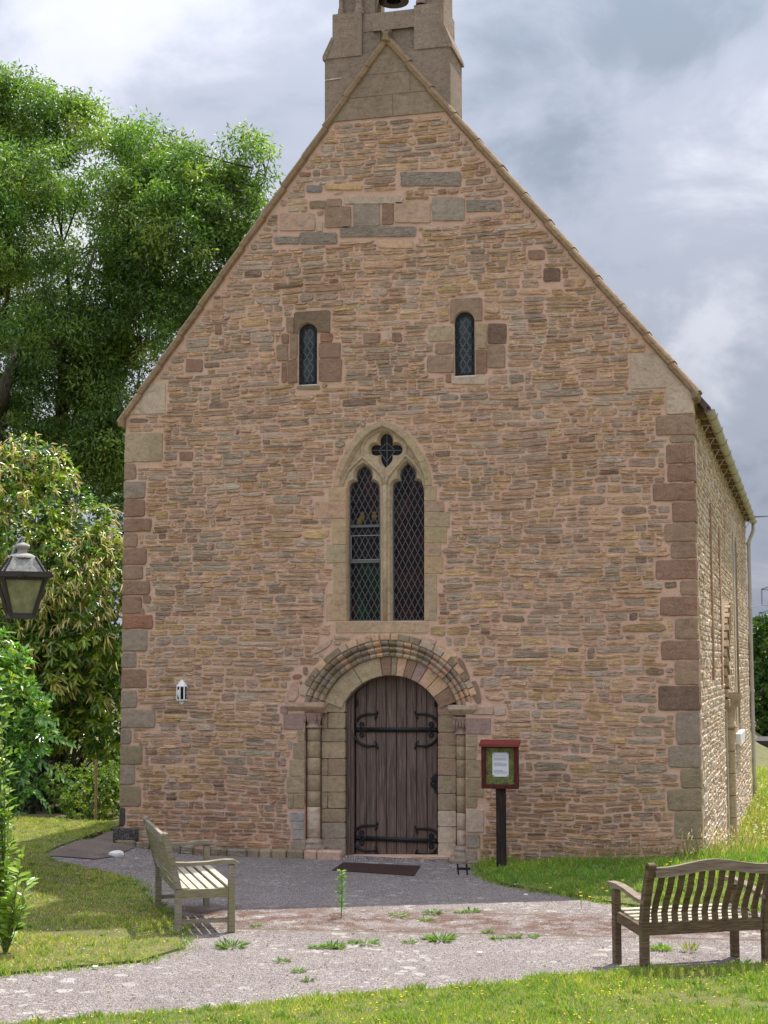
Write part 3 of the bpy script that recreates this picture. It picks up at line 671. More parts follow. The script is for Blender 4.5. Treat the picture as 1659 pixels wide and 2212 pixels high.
for x0, x1, z0, z1 in rubble(-HALF, HALF, -.25, zA-.9, seed=11):
    n = max(2, int((x1-x0)/.02)); zs = (z0+.01, (z0+z1)/2, z1-.01); run = None; runs = []
    for i in range(n+1):
        x = x0+(x1-x0)*i/n; ok = abs(x) < HALF-.03 and all(free(x, z+warp(x, z)) and z+warp(x, z) < roofz(x)-.10 for z in zs)
        if ok and run is None: run = x
        if (not ok or i == n) and run is not None:
            e_ = x if ok else x0+(x1-x0)*(i-1)/n
            if e_-run > .045: runs.append((run, e_))
            run = None
    for a_, b_ in runs:
        gg = g*random.uniform(.6, 1.7); h = z1-z0
        if b_-a_ < .03 or h < .025: continue
        zc = warp((a_+b_)/2, (z0+z1)/2); sl = (warp(b_, z0)-warp(a_, z0))/(b_-a_)
        if (z0+z1)/2+zc > ZB(700, 1225)[1]-.03: continue
        poly = outline(a_+gg, b_-gg, z0+zc+gg*.6, z1+zc-gg*.6, sl)
        stones.append(((b_-a_)*h, poly, h))
def scol(x, z):
    r = random.random(); f = z/zA
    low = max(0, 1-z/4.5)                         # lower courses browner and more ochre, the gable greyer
    if r < .40: c = CL['tan']
    elif r < .40+.13+.12*low: c = CL['ochre']
    elif r < .78+.02*low: c = CL['grey']
    elif r < .93: c = CL['purple']
    elif r < .975: c = tuple((a_+b_)/2 for a_, b_ in zip(CL['dgrey'], CL['grey']))
    else: c = CL['brown']
    c = vary(c, .19)
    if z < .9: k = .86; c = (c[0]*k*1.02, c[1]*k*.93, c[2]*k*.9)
    return c
stones.sort(key=lambda s_: -s_[0])
small = MB()
for i, (a_, poly, h) in enumerate(stones):
    cx_, cz_ = poly[0]; col = scol(cx_, cz_); pr_ = random.uniform(.007, .025)
    if i < 300-len([1 for s_ in specials if s_[2] == 'stone']):
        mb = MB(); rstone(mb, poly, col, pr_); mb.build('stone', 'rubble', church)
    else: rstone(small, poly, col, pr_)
small.build('rubble_stones', 'rubble', church, kind='stuff')
print('stones', len(stones), 'specials', len(specials))
for poly, col, name, yf, yb, mat in specials:
    mb = MB()
    if name == 'stone': mb.prism(poly, yf, yb, col, bev=.005)
    else: mb.prism(poly, yf, yb, col, bev=.005)
    mb.build(name, mat, church)
for xi, z0, z1, col, sd_ in quoins:
    mb = MB(); j = random.uniform(-.004, .006); pr_ = random.uniform(.012, .026); c = vary(CL[col], .07); ex = random.uniform(.0, .008); dp = random.uniform(.16, .34)
    xo = -HALF-.008-ex if sd_ < 0 else HALF+.008+ex; xa_, xb_ = sorted((xi, xo)); r = .02
    bx = [(xa_, z0+.005), (xb_, z0+.005), (xb_, z1-.005), (xa_, z1-.005)]
    if sd_ < 0: poly = [(xa_, z0+.004), ((xa_+xb_)/2, z0+.006), (xb_-r, z0+.006), (xb_, z0+r*1.3), (xb_+.004, (z0+z1)/2), (xb_-.003, z1-r*1.2), (xb_-r, z1-.006), (xa_, z1-.004)]
    else: poly = [(xa_, z0+r), (xa_+r, z0+.005), (xb_, z0+.004), (xb_, z1-.004), (xa_+r*1.2, z1-.005), (xa_, z1-r*1.3), (xa_-.004, (z0+z1)/2)]
    pp = []
    for q_ in range(len(poly)):
        a_, b_ = Vector(poly[q_]), Vector(poly[(q_+1) % len(poly)]); nn_ = max(1, int((b_-a_).length/.06))
        for w_ in range(nn_):
            p_ = a_+(b_-a_)*w_/nn_; ed_ = abs(p_.x-xo) < .02
            pp.append((p_.x+(random.uniform(-.005, .005)), p_.y+random.uniform(-.005, .005)*(not ed_)))
    mb.prism(pp, -pr_, dp, c, bev=.010, front=False, back=True); n_ = len(pp); ctr = ((xa_+xb_)/2, (z0+z1)/2)
    inn_ = offset(pp, -.010); mid_ = [(ctr[0]+(x_-ctr[0])*.5, ctr[1]+(z_-ctr[1])*.5) for x_, z_ in inn_]
    vs_ = [(x_, -pr_, z_) for x_, z_ in inn_]+[(x_, -pr_-random.uniform(.001, .004), z_) for x_, z_ in mid_]+[(ctr[0], -pr_-.004, ctr[1])]
    mb.add(vs_, [(i_, n_+i_, n_+(i_+1) % n_, (i_+1) % n_) for i_ in range(n_)]+[(n_+i_, 2*n_, n_+(i_+1) % n_) for i_ in range(n_)], c); mb.build('quoin', 'ashlar', church)
# dark pitted block at the foot of the left corner
(xa_, za_), (xb_, zb_) = ZQ2(1025, 1845), ZQ2(1235, 1670)
mb = MB(); mb.cbox(xa_, xb_, -.10, .25, za_, zb_, .012, CL['black']); mb.build('plinth_block', 'rubble', church)
# kerb of worn blocks along the wall foot
ks = [(u, 1.) for u in (258, 300, 331, 372, 397, 424, 461, 497, 540, 566, 592, 625, 662, 690, 742)]
for i in range(len(ks)-1):
    (x0, _), (x1, _) = fac(ks[i][0], 1850), fac(ks[i+1][0], 1850); zt = .075+.10*sst(-2.6, -4.6, x0)+random.uniform(-.01, .01)
    c = vary(random.choice((CL['dgrey'], CL['olive'], CL['brown'], CL['olive'])), .2)
    if i > 11: c = vary(CL['purple'], .1)
    mb = MB(); mb.cbox(x0+.006, x1-.006, -.14, .03, -.05, zt+.03, .018, c); mb.build('kerb_stone', 'rubble' if i < 8 else 'ashlar', church)
for (u0, u1, yy, zt) in ((942, 972, -.05, .06), (973, 1012, -.12, .05), (1012, 1036, -.14, .03)):
    x0, x1 = fac(u0, 1850)[0], fac(u1, 1850)[0]; mb = MB(); mb.cbox(x0, x1-.005, yy, .05, -.05, zt, .012, vary(CL['dgrey'], .1)); mb.build('kerb_stone', 'rubble', church)

# ---- doorway orders
def ringblock(q, name='voussoir', mat='ashlar', n=4):
    r0, r1, a0_, a1_, col, yf, yb = q; inn = [ringpt(r0, a0_+(a1_-a0_)*i/n) for i in range(n+1)]; ot = [ringpt(r1, a0_+(a1_-a0_)*i/n) for i in range(n+1)]
    mb = MB(); mb.prism(inn+ot[::-1], yf, yb, col, bev=.006); return mb.build(name, mat, church)
for q in VOUS+ARCHV: ringblock(q)
# moulded order: each voussoir carries the roll profile
PROF = [(0, .10), (.05, .06), (.16, .045), (.26, .06), (.30, .085), (.36, .08), (.40, .035), (.50, .012), (.60, .03), (.64, .065), (.70, .06), (.74, .012), (.84, -.012), (.94, -.015), (1, .0)]
a = aspring(R2, 524); aend = math.pi-a; nb = 28
for i in range(nb):
    b0 = a+(aend-a)*i/nb+.004; b1 = a+(aend-a)*(i+1)/nb-.004; off = random.uniform(-.007, .007); sc = random.uniform(.8, 1.1); k = 3
    vs = []; off_r = random.uniform(-.02, .02)
    for s_ in range(k+1):
        an = b0+(b1-b0)*s_/k
        for fr, y_ in PROF:
            x_, z_ = ringpt(R1+(R2-R1)*min(1, max(0, fr+(off_r if 0 < fr < 1 else 0))), an); vs.append((x_, (y_*sc+off), z_))
    m_ = len(PROF); fs = [(s_*m_+j, s_*m_+j+1, (s_+1)*m_+j+1, (s_+1)*m_+j) for s_ in range(k) for j in range(m_-1)]
    e0 = len(vs)
    for an in (b0, b1):
        for rr_, yy in ((R1, .3), (R2, .3)): x_, z_ = ringpt(rr_, an); vs.append((x_, yy, z_))
    fs += [tuple(range(m_))+(e0+1, e0), tuple(k*m_+j for j in range(m_))[::-1]+(e0+2, e0+3)]
    fs = [tuple(f) for f in fs]
    mb = MB(); mb.add(vs, fs, vary(random.choice((CL['tan'], CL['grey'], CL['purple'], CL['olive'], CL['dgrey'])), .12)); mb.build('arch_stone', 'ashlar', church)
mb = MB(); nn_ = 30; inn = [ringpt(R1-14, .2+(math.pi-.4)*i/nn_) for i in range(nn_+1)]; ot = [ringpt(R2-4, .2+(math.pi-.4)*i/nn_) for i in range(nn_+1)]
for i in range(nn_): mb.prism([inn[i], inn[i+1], ot[i+1], ot[i]], .125, .3, JC)
mb.build('arch_backing', 'ashlar', church)
# back face filling the recess behind the shafts (masonry in shadow)
mb = MB()
for (a_, b_) in ((255, 365), (1294, 1385)):
    x0, x1 = ZD(a_, 900)[0], ZD(b_, 900)[0]; mb.box(x0, x1, .16, .34, -.1, ZD(300, 515)[1], JC)
mb.build('jamb_backing', 'ashlar', church)
# shafts in drums, capitals, abaci, bases
for sd_, (xa_, xb_), rws in ((-1, (268, 356), (708, 798, 914, 1033, 1148, 1258, 1478)), (1, (1302, 1374), (742, 822, 912, 1035, 1160, 1278, 1395, 1500))):
    X0, X1 = ZD(xa_, 900)[0], ZD(xb_, 900)[0]; xc = (X0+X1)/2; r = (X1-X0)/2
    for i in range(len(rws)-1):
        zt, zb_ = ZD(840, rws[i])[1], ZD(840, rws[i+1])[1]; mb = MB()
        mb.lathe((xc, .085, 0), [(r-.008, zb_+.002), (r, zb_+.010), (r, zt-.010), (r-.008, zt-.002)], 16, vary(JC, .12) if i < 5 else vary(CL['grey'], .1)); mb.build('shaft_drum', 'ashlar', church, smooth=True)
    zt, zb_ = ZD(840, 600 if sd_ < 0 else 620)[1], ZD(840, rws[0])[1]; h = zt-zb_; mb = MB()
    mb.lathe((xc, .085, zb_), [(r+.002, 0), (r+.022, .008), (r+.022, .022), (r+.002, .03), (r*.98, h*.3), (r*1.15, h*.6), (r*1.45, h*.9), (r*1.5, h)], 16, CL['pink'])
    mb.box(xc-r*1.35, xc+r*1.35, .0, .2, zb_+h*.78, zb_+h, CL['pink'], .004)
    for q_ in range(5):   # scalloped cushion under the abacus
        xx = xc-r*1.1+q_*r*.55; mb.lathe((xx, -.0, zb_), [(.001, h*.32), (r*.26, h*.55), (r*.30, h*.8)], 6, CL['pink'])
    mb.build('capital', 'ashlar', church, smooth=True)
    zf = ZD(840, rws[-1])[1]; mb = MB(); mb.lathe((xc, .085, 0), [(r+.05, zf-.17), (r+.05, zf-.12), (r+.03, zf-.08), (r+.035, zf-.05), (r+.01, zf-.02), (r, zf)], 16, CL['dgrey']); mb.box(xc-r-.07, xc+r+.07, .0, .2, -.1, zf-.12, CL['dgrey'], .004); mb.build('shaft_base', 'ashlar', church)
for (p0, p1, col) in (((150, 522), (400, 596), 'purple'), ((1270, 542), (1440, 614), 'grey')):
    (xa_, zt), (xb_, zb_) = ZD(*p0), ZD(*p1); h = zt-zb_; mb = MB()
    prof = [(.02, 0), (-.02, h*.25), (-.055, h*.5), (-.065, h*.62), (-.065, h)]
    vs = [(xa_-.02*(j > 1), y_, zb_+z_) for j, (y_, z_) in enumerate(prof)]+[(xb_+.02*(j > 1), y_, zb_+z_) for j, (y_, z_) in enumerate(prof)]; n = len(prof)
    vs += [(xa_-.02, .2, zb_+h), (xb_+.02, .2, zb_+h), (xa_, .2, zb_), (xb_, .2, zb_)]
    fs = [(i, i+1, n+i+1, n+i) for i in range(n-1)]+[(n-1, 2*n, 2*n+1, 2*n-1), tuple(range(n))+(2*n, 2*n+2), tuple(range(n, 2*n))+(2*n+1, 2*n+3), (0, n, 2*n+3, 2*n+2)]
    mb.add(vs, fs, CL[col]); mb.build('abacus', 'ashlar', church); excl.append([])
# door leaf
door = MB(); x0, x1 = dl, dr
door.prism([(p[0], p[1]) for p in dooropen], .335, .38, (.02, .02, .02)); door = door.build('door', 'dark_inside', church)
edges = [ZD(e, 900)[0] for e in (578, 650, 720, 790, 861, 932, 1003, 1075, 1148, 1166)]
def archz(x):
    cx_, cz_ = ringpt(0, 0); r = ringpt(R0, math.pi/2)[1]-cz_; q = r*r-(x-cx_)**2
    return cz_+math.sqrt(max(q, .01))
for i in range(len(edges)-1):
    a_, b_ = edges[i]+.004, edges[i+1]-.004; tops = [(b_-(b_-a_)*j/3, archz(b_-(b_-a_)*j/3)-.012) for j in range(4)]
    mb = MB(); mb.prism([(a_, zthr+.012), (b_, zthr+.012)]+tops, .262+random.uniform(-.002, .002), .33, bev=.005); o = mb.build('plank', 'oak_door', door)
# frame strip on the left and slim rail round the arch
mb = MB()
for a_, b_, yf in ((dl+.002, dl+.018, .17), (dl+.018, dl+.05, .19), (dl+.05, dl+.09, .215)):
    mb.prism([(a_, zthr), (b_, zthr), (b_, archz(b_)), (a_, archz(a_))], yf, .33, bev=.003)
mb.build('door_frame', 'oak_door', door)
mb = MB(); n = 24; vs = []
for i in range(n+1):
    an = a0+(math.pi-2*a0)*i/n
    for rr_, yy in ((R0, .2), (R0-9, .2), (R0-9, .262)): x_, z_ = ringpt(rr_, an); vs.append((x_, yy, z_))
mb.add(vs, [(i*3+j, i*3+j+1, i*3+3+j+1, i*3+3+j) for i in range(n) for j in range(2)]); mb.build('door_head', 'oak_door', door)
def strap(yc, cy0, cy1, yr):
    "wrought hinge: bar, two C scrolls and curls (ZD frame heights)"
    mb = MB(); Y = .252; P = lambda a_, b_: (ZD(a_, b_)[0], Y, ZD(a_, b_)[1])
    mb.bar((*P(582, yc)[:1], Y, P(582, yc)[2]), (P(1163, yr)[0], Y, P(1163, yr)[2]), .024, .058, up=(0, 0, 1))
    for xx in np.linspace(640, 1105, 12): mb.lathe((0, 0, 0), [(0, 0)], 3) if False else mb.box(P(xx, yc)[0]-.007, P(xx, yc)[0]+.007, Y-.022, Y, P(xx, yc+(yr-yc)*(xx-582)/581)[2]-.007, P(xx, yc+(yr-yc)*(xx-582)/581)[2]+.007)
    for sg, xr, xt, yy in ((-1, 560, 728, yc), (1, 1167, 998, yr)):
        top, bot = yy-(yc-cy0), yy+(cy1-yc); rad = (bot-top)/2; mid = (top+bot)/2; rx = min(rad, abs(xt-xr)*.8)
        xc = xr-sg*rx; pts_ = [P(xt, top+2)]
        for i in range(13):
            an = math.pi/2-math.pi*i/12; pts_.append(P(xc+sg*rx*math.cos(an), mid-rad*math.sin(an)))
        pts_.append(P(xt, bot-2)); mb.tube(pts_, [.014]+[.026]*(len(pts_)-2)+[.014], 6, flat=.7)
        for q, s2 in ((top, 1), (bot, -1)):      # split tips
            mb.tube([P(xt, q), P(xt-sg*6, q-14*s2), P(xt-sg*2, q-24*s2)], [.012, .011, .008], 5); mb.tube([P(xt+sg*4, q), P(xt+sg*2, q+18*s2), P(xt+sg*12, q+34*s2), P(xt+sg*18, q+26*s2)], [.012, .011, .011, .007], 5)
        for s2 in (-1, 1):                        # curls off the bar
            xs_ = xr-sg*75; cxx, cyy, r_ = xs_+sg*14, yy+s2*38, 13
            pts_ = [P(xs_-sg*20, yy), P(xs_+sg*8, yy+s2*10), P(xs_+sg*26, yy+s2*30)]+[P(cxx+sg*r_*math.cos(w), cyy+s2*r_*math.sin(w)) for w in (0.3, 1.1, 2.0, 3.0, 4.0)]
            mb.tube(pts_, [.016, .015, .014, .014, .013, .013, .013, .016], 5)
        mb.tube([P(xr-sg*6, yy), P(xr-sg*40, yy), P(xr-sg*60, yy)], [.008, .022, .012], 6)
    return mb.build('hinge', 'black_iron', door, smooth=True)
strap(717, 608, 832, 717); strap(1474, 1386, 1566, 1497)
mb = MB(); Y = .25; P = lambda a_, b_, y_=Y: (ZD(a_, b_)[0], y_, ZD(a_, b_)[1])
mb.prism([ZD(1100, 1060)[:2], ZD(1135, 1100), ZD(1163, 1060), ZD(1135, 1022)], .248, .262); mb.prism([ZD(1112, 1100), ZD(1135, 1165), ZD(1160, 1130), ZD(1150, 1090)], .25, .262)
pts_ = [P(1132+26*math.cos(w), 1098+26*math.sin(w), .235) for w in np.linspace(0, 2*math.pi, 14)]; mb.tube(pts_, .009, 6, caps=False); mb.build('door_handle', 'black_iron', door, smooth=False)
mb = MB()
for xx in (585, 1140): mb.tube([P(xx, 500), P(xx+(8 if xx < 800 else -8), 535), P(xx-6, 556), P(xx-14, 545)], [.007, .014, .014, .008], 6)
mb.build('hook', 'black_iron', door)
(xa_, _), (xb_, _) = ZD(524, 1620), ZD(1167, 1620); mb = MB(); mb.cbox(xa_, xb_, -.035, .3, -.06, zthr, .01, CL['cream']); mb.build('threshold', 'ashlar', church)
mb = MB(); mb.box(dl-.3, dr+.3, .34, .5, -.1, 2.7); mb.build('door_backing', 'dark_inside', church)

# ---- main window: tracery plate, chamfers, leaded panes
yT = .055; yG = .155
plate = offset(opening, .0)
pts = []; loops = []; addloop(plate)
HO = [offset(h, .028) for h in (LA, LB, QF)]
def clampin(h):   # keep the chamfer inside the plate
    x0_, x1_ = opening[0][0]+.004, opening[-1][0]-.004; return [(min(max(x, x0_), x1_), max(z, sillz+.004)) for x, z in h]
HO = [clampin(h) for h in HO]
mid_x = (LA[-1][0]+LB[0][0])/2
for h in HO: addloop(h)
vs, _, fs, *_ = delaunay_2d_cdt(pts, [], loops, 0, 1e-5)
mb = MB(); kp = []
for f in fs:
    cxx = sum(vs[i].x for i in f)/3; czz = sum(vs[i].y for i in f)/3
    if inpoly(cxx, czz, plate) and not any(inpoly(cxx, czz, h) for h in HO): kp.append(f)
TC = (.56, .43, .28)
mb.add([(v.x, yT, v.y) for v in vs], kp, TC)
for h, ho in zip((LA, LB, QF), HO):
    n = len(h); mb.add([(x, yT, z) for x, z in ho]+[(x, yG-.035, z) for x, z in h]+[(x, yG+.05, z) for x, z in h], [(i, (i+1) % n, n+(i+1) % n, n+i) for i in range(n)]+[(n+i, n+(i+1) % n, 2*n+(i+1) % n, 2*n+i) for i in range(n)], TC)
# raised moulding sweeping round the head, and splay from wall face to plate
n = len(AI); mb.add([(x, -.008, z) for x, z in AI]+[(xA*0+x*.94+(-.17)*.06, yT-.004, z-.03) for x, z in AI], [(i, i+1, n+i+1, n+i) for i in range(n-1)], TC)
window = mb.build('tracery_window', 'ashlar', church)
mb = MB()       # rolls: ogee ribs between the lights and the quatrefoil, mullion roll
def rib(pts, r): 
    mb.tube([(ZW(a_, b_)[0], yT-.006, ZW(a_, b_)[1]) for a_, b_ in pts], r, 8, TC)
rib([(715, 2036), (715, 1500), (714, 1000), (712, 780)], [.030, .030, .030, .036])
rib([(712, 790), (690, 700), (640, 640), (560, 570), (505, 520), (500, 430), (540, 350), (620, 295), (700, 262)], [.032, .026, .022, .02, .018, .018, .018, .018, .016])
rib([(712, 790), (735, 700), (790, 640), (850, 570), (905, 505), (905, 430), (875, 350), (800, 290), (700, 262)], [.032, .026, .022, .02, .018, .018, .018, .018, .016])
rib([(505, 520), (450, 570), (370, 650), (330, 740), (322, 800)], [.018, .018, .018, .018, .014]); rib([(905, 505), (960, 550), (1030, 640), (1062, 720), (1070, 790)], [.018, .018, .018, .018, .014])
mb.build('mullion_moulding', 'ashlar', window, smooth=True)
mb = MB(); mb.prism(opening, yG+.06, yG+.3, (.01, .01, .01)); mb.build('window_backing', 'dark_inside', window)
def clip_poly(sub, clip):
    "Sutherland-Hodgman against a convex clip (sub is convex too)"
    if parea(clip) < 0: clip = clip[::-1]
    out = list(sub)
    for i in range(len(clip)):
        a_, b_ = clip[i], clip[(i+1) % len(clip)]; inp = out; out = []
        if not inp: return []
        side = lambda p: (b_[0]-a_[0])*(p[1]-a_[1])-(b_[1]-a_[1])*(p[0]-a_[0])
        for j in range(len(inp)):
            p, q = inp[j-1], inp[j]; sp, sq = side(p), side(q)
            if (sp >= 0) != (sq >= 0): w = sp/(sp-sq); out.append((p[0]+(q[0]-p[0])*w, p[1]+(q[1]-p[1])*w))
            if sq >= 0: out.append(q)
    return out
def diamonds(poly, w, h, y, parent, matf, lead='lead', lw=.008, name='pane'):
    x0_, x1_ = min(p[0] for p in poly), max(p[0] for p in poly); z0_, z1_ = min(p[1] for p in poly), max(p[1] for p in poly)
    rect = [(x0_, z0_), (x1_, z0_), (x1_, z1_), (x0_, z1_)]; r = 0; z = z0_-h/2
    while z < z1_+h/2:
        x = x0_+(w/2 if r % 2 else 0)
        while x < x1_+w/2:
            d_ = [(x-w/2+.002, z), (x, z-h/2+.003), (x+w/2-.002, z), (x, z+h/2-.003)]; cp = clip_poly(d_, rect)
            if len(cp) > 2 and any(inpoly(*p, offset(poly, .02)) for p in cp+[(x, z)]) and abs(parea(cp)) > .0004:
                mb = MB(); tx, tz = random.uniform(-.03, .03), random.uniform(-.03, .03)
                mb.add([(p[0], y+tx*(p[0]-x)+tz*(p[1]-z), p[1]) for p in cp], [tuple(range(len(cp)))]); mb.build(name, matf(x, z), parent)
            x += w
        z += h/2; r += 1
    mb = MB(); dx = 0     # lead lines, clipped by sampling
    L = z1_-z0_; k = h/w
    for s_ in (1, -1):
        c = -8
        while c < 60:
            # line through (x0_ + c*w/2 ...) slope s*k
            xs_ = x0_+w/2*(c if c % 2 else c); c += 1
            p0 = None; n_ = 160
            for i in range(n_+1):
                z = z0_+(z1_-z0_)*i/n_; xx = x0_+(c-30)*w+s_*((z-z0_)/k)+w/2; ok = x0_ <= xx <= x1_ and inpoly(xx, z, offset(poly, .012))
                if ok and p0 is None: p0 = (xx, z)
                if (not ok or i == n_) and p0:
                    if abs(z-p0[1]) > .02: mb.bar((p0[0], y-.004, p0[1]), (lx, y-.004, lz), lw, lw*.8, up=(0, 1, 0))
                    p0 = None
                lx, lz = xx, z
    mb.build('lead_lattice', lead, parent, smooth=False)
xl, xr_ = LA[0][0], LA[-1][0]; zmid1, zmid2 = ZW(500, 1490)[1], ZW(500, 1160)[1]
def matL(x, z):
    if z < zmid1: return 'green_glass' if x > xl+.12 and random.random() < .8 else 'dark_glass'
    if z > zmid2 and z < zmid2+.18 and x > xl+.05: return 'amber_glass' if random.random() < .35 else 'dark_glass'
    return 'red_glass' if x > xl+.2 and z > zmid2 else 'dark_glass'
pw, ph = .0845, .165
random.seed(3)
diamonds(LA, pw, ph, yG, window, matL); diamonds(LB, pw, ph, yG, window, lambda x, z: 'red_glass' if random.random() < .8 else 'dark_glass')
mb = MB(); mb.prism(offset(QF, .01), yG, yG+.01); mb.build('quatrefoil_glass', 'dark_glass', window)
mb = MB()
for a_, b_ in (((715, 300), (715, 615)), ((570, 452), (862, 452)), ((640, 452), (715, 380)), ((715, 380), (790, 452)), ((790, 452), (712, 560)), ((712, 560), (640, 452))):
    p, q = ZW(*a_), ZW(*b_); mb.bar((p[0], yG-.006, p[1]), (q[0], yG-.006, q[1]), .010, .008, up=(0, 1, 0))
mb.build('lead_lattice', 'lead', window)
mb = MB()       # dark iron edge frames and the opening casement bars
for poly in (LA, LB):
    inn = offset(poly, -.014); n = len(poly); mb.add([(x, yG-.03, z) for x, z in poly]+[(x, yG-.03, z) for x, z in inn]+[(x, yG, z) for x, z in inn], [(i, (i+1) % n, n+(i+1) % n, n+i) for i in range(n)]+[(n+i, n+(i+1) % n, 2*n+(i+1) % n, 2*n+i) for i in range(n)])
for zz in (zmid1, zmid2): mb.box(xl, xr_, yG-.045, yG-.02, zz-.012, zz+.022)
mb.build('window_frame', 'lead', window)
mb = MB(); c0, c1 = ZW(388, 1470), ZW(658, 1240)
for (a_, b_) in ((c0, (c1[0], c0[1])), ((c1[0], c0[1]), c1), (c1, (c0[0], c1[1])), ((c0[0], c1[1]), c0)): mb.bar((a_[0], yG-.04, a_[1]), (b_[0], yG-.04, b_[1]), .012, .010, up=(0, 1, 0))
mb.build('casement_frame', 'bright_lead', window)
mb = MB()
for k_ in range(9):
    zz = ZW(700, 820+150*k_)[1]
    for xx in (LA[0][0], LB[0][0]): mb.box(xx-.002, xx+.035, yG-.04, yG-.028, zz-.005, zz+.005)
mb.build('saddle_bar', 'lead', window)
# ---- lancets
for L in (L1, L2):
    mb = MB(); lo = offset(L, -.004); n = len(L)
    mb.add([(x, -.004, z) for x, z in offset(L, .012)]+[(x, .02, z) for x, z in lo]+[(x, .09, z) for x, z in lo], [(i, (i+1) % n, n+(i+1) % n, n+i) for i in range(n)]+[(n+i, n+(i+1) % n, 2*n+(i+1) % n, 2*n+i) for i in range(n)], (.36, .31, .26))
    lw_ = mb.build('lancet_window', 'ashlar', church)
    g_ = offset(L, -.012)
    diamonds(g_, .094, .155, .055, lw_, lambda x, z: 'blue_glass', lead='lead', lw=.013)
    mb = MB(); mb.prism(offset(L, .0), .1, .3, back=False); mb.build('window_backing', 'dark_inside', lw_)
    mb = MB(); inn = offset(L, -.045); out_ = offset(L, -.018)
    for ring in (out_, inn):
        for i in range(n): a_, b_ = ring[i], ring[(i+1) % n]; mb.bar((a_[0], .03, a_[1]), (b_[0], .03, b_[1]), .011, .011, up=(0, 1, 0))
    zb_ = min(p[1] for p in L); zt_ = max(p[1] for p in L); xa_, xb_ = L[0][0], L[1][0]
    for k_ in range(9):
        zz = zb_+.05+(zt_-zb_-.14)*k_/8
        for xx, s_ in ((xa_, 1), (xb_, -1)): mb.box(min(xx, xx+s_*.05), max(xx, xx+s_*.05), .02, .034, zz-.007, zz+.007)
    mb.build('window_frame', 'black_iron', lw_)
    mb = MB(); mb.box(xa_-.005, xb_+.01, .0, .05, zb_-.012, zb_+.008); mb.build('sill_flashing', 'white_paint', lw_)

# ---- gable triangle (ashlar) under the bellcote
zT = ZB(100, 1244)[1]; zB_ = (ZB(560, 1240)[1]+ZB(1300, 1145)[1])/2
def xat(z, s_): return (-HALF+(z-zE)*(xA+HALF)/(zA-zE)) if s_ < 0 else (HALF-(z-zE)*(HALF-xA)/(zA-zE))
tri = [(xat(zB_, -1), zB_), (xat(zB_, 1), zB_), (xA, zA)]
m1 = ZB(938, 965)[1]; m2 = ZB(900, 745)[1]; xm = ZB(938, 800)[0]; AC = (.36, .275, .19)
def trap(z0, z1, x0=None, x1=None):
    return [(x0 if x0 is not None else xat(z0, -1), z0), (x1 if x1 is not None else xat(z0, 1), z0), (x1 if x1 is not None else xat(z1, 1), z1), (x0 if x0 is not None else xat(z1, -1), z1)]
for poly in (trap(zB_, m1, None, -.02), trap(zB_, m1, -.02, None), trap(m1, m2, None, xm), trap(m1, m2-.02, xm, None), [(xat(m2, -1), m2), (xat(m2, 1), m2), (xA, zA)]):
    mb = MB(); mb.prism(offset(poly, -.002), -.022, .02, vary(AC, .08), bev=.003); mb.build('gable_stone', 'ashlar', church)
# ---- coping
def coping(s_, z0, z1, n):
    for i in range(n):
        za_, zb_ = z0+(z1-z0)*i/n, z0+(z1-z0)*(i+1)/n-.004
        a_ = Vector((xat(za_, s_), 0, za_)); b_ = Vector((xat(zb_, s_), 0, zb_)); d_ = (b_-a_).normalized(); nn = Vector((-d_.z, 0, d_.x))
        if nn.z < 0: nn = -nn
        t0 = .010*random.random(); mb = MB(); vs = []
        prof = [(-.02, -.045), (-.06, -.03), (-.07, .01), (-.05, .035), (-.01, .05), (.30, .06), (.34, .02), (.34, -.045)]
        for q, k_ in ((a_, .012), (b_, -.004)):
            for y_, h_ in prof: vs.append(q+nn*(h_*1.15+k_+t0)+Vector((0, y_, 0)))
        m_ = len(prof); mb.add(vs, [(j, (j+1) % m_, m_+(j+1) % m_, m_+j) for j in range(m_)]+[tuple(range(m_)), tuple(range(m_, 2*m_))[::-1]], vary((.36, .24, .14), .10)); mb.build('coping_stone', 'ashlar', church)
coping(-1, zE-.10, zA+.04, 13); coping(1, zE-.06, zA+.04, 13)
for s_, zt in ((-1, zE-.06), (1, zE-.02)):    # overhanging coping ends
    x = s_*(HALF+.02); mb = MB(); mb.prism([(x-.02*s_, zt-.12), (x+.06*s_, zt-.10), (x+.07*s_, zt-.04), (x-.03*s_, zt+.08)], -.09, .33, (.29, .2, .12), bev=.015, back=True); mb.build('coping_stone', 'ashlar', church)
# apex finial stub
fx, fz = ZB(690, 400)
mb = MB(); mb.prism([ZB(655, 440), ZB(740, 450), ZB(720, 385), ZB(752, 325), ZB(700, 345), ZB(640, 325), ZB(672, 385)], -.10, .03, (.29, .22, .12), bev=.012); mb.build('finial_stub', 'ashlar', church)

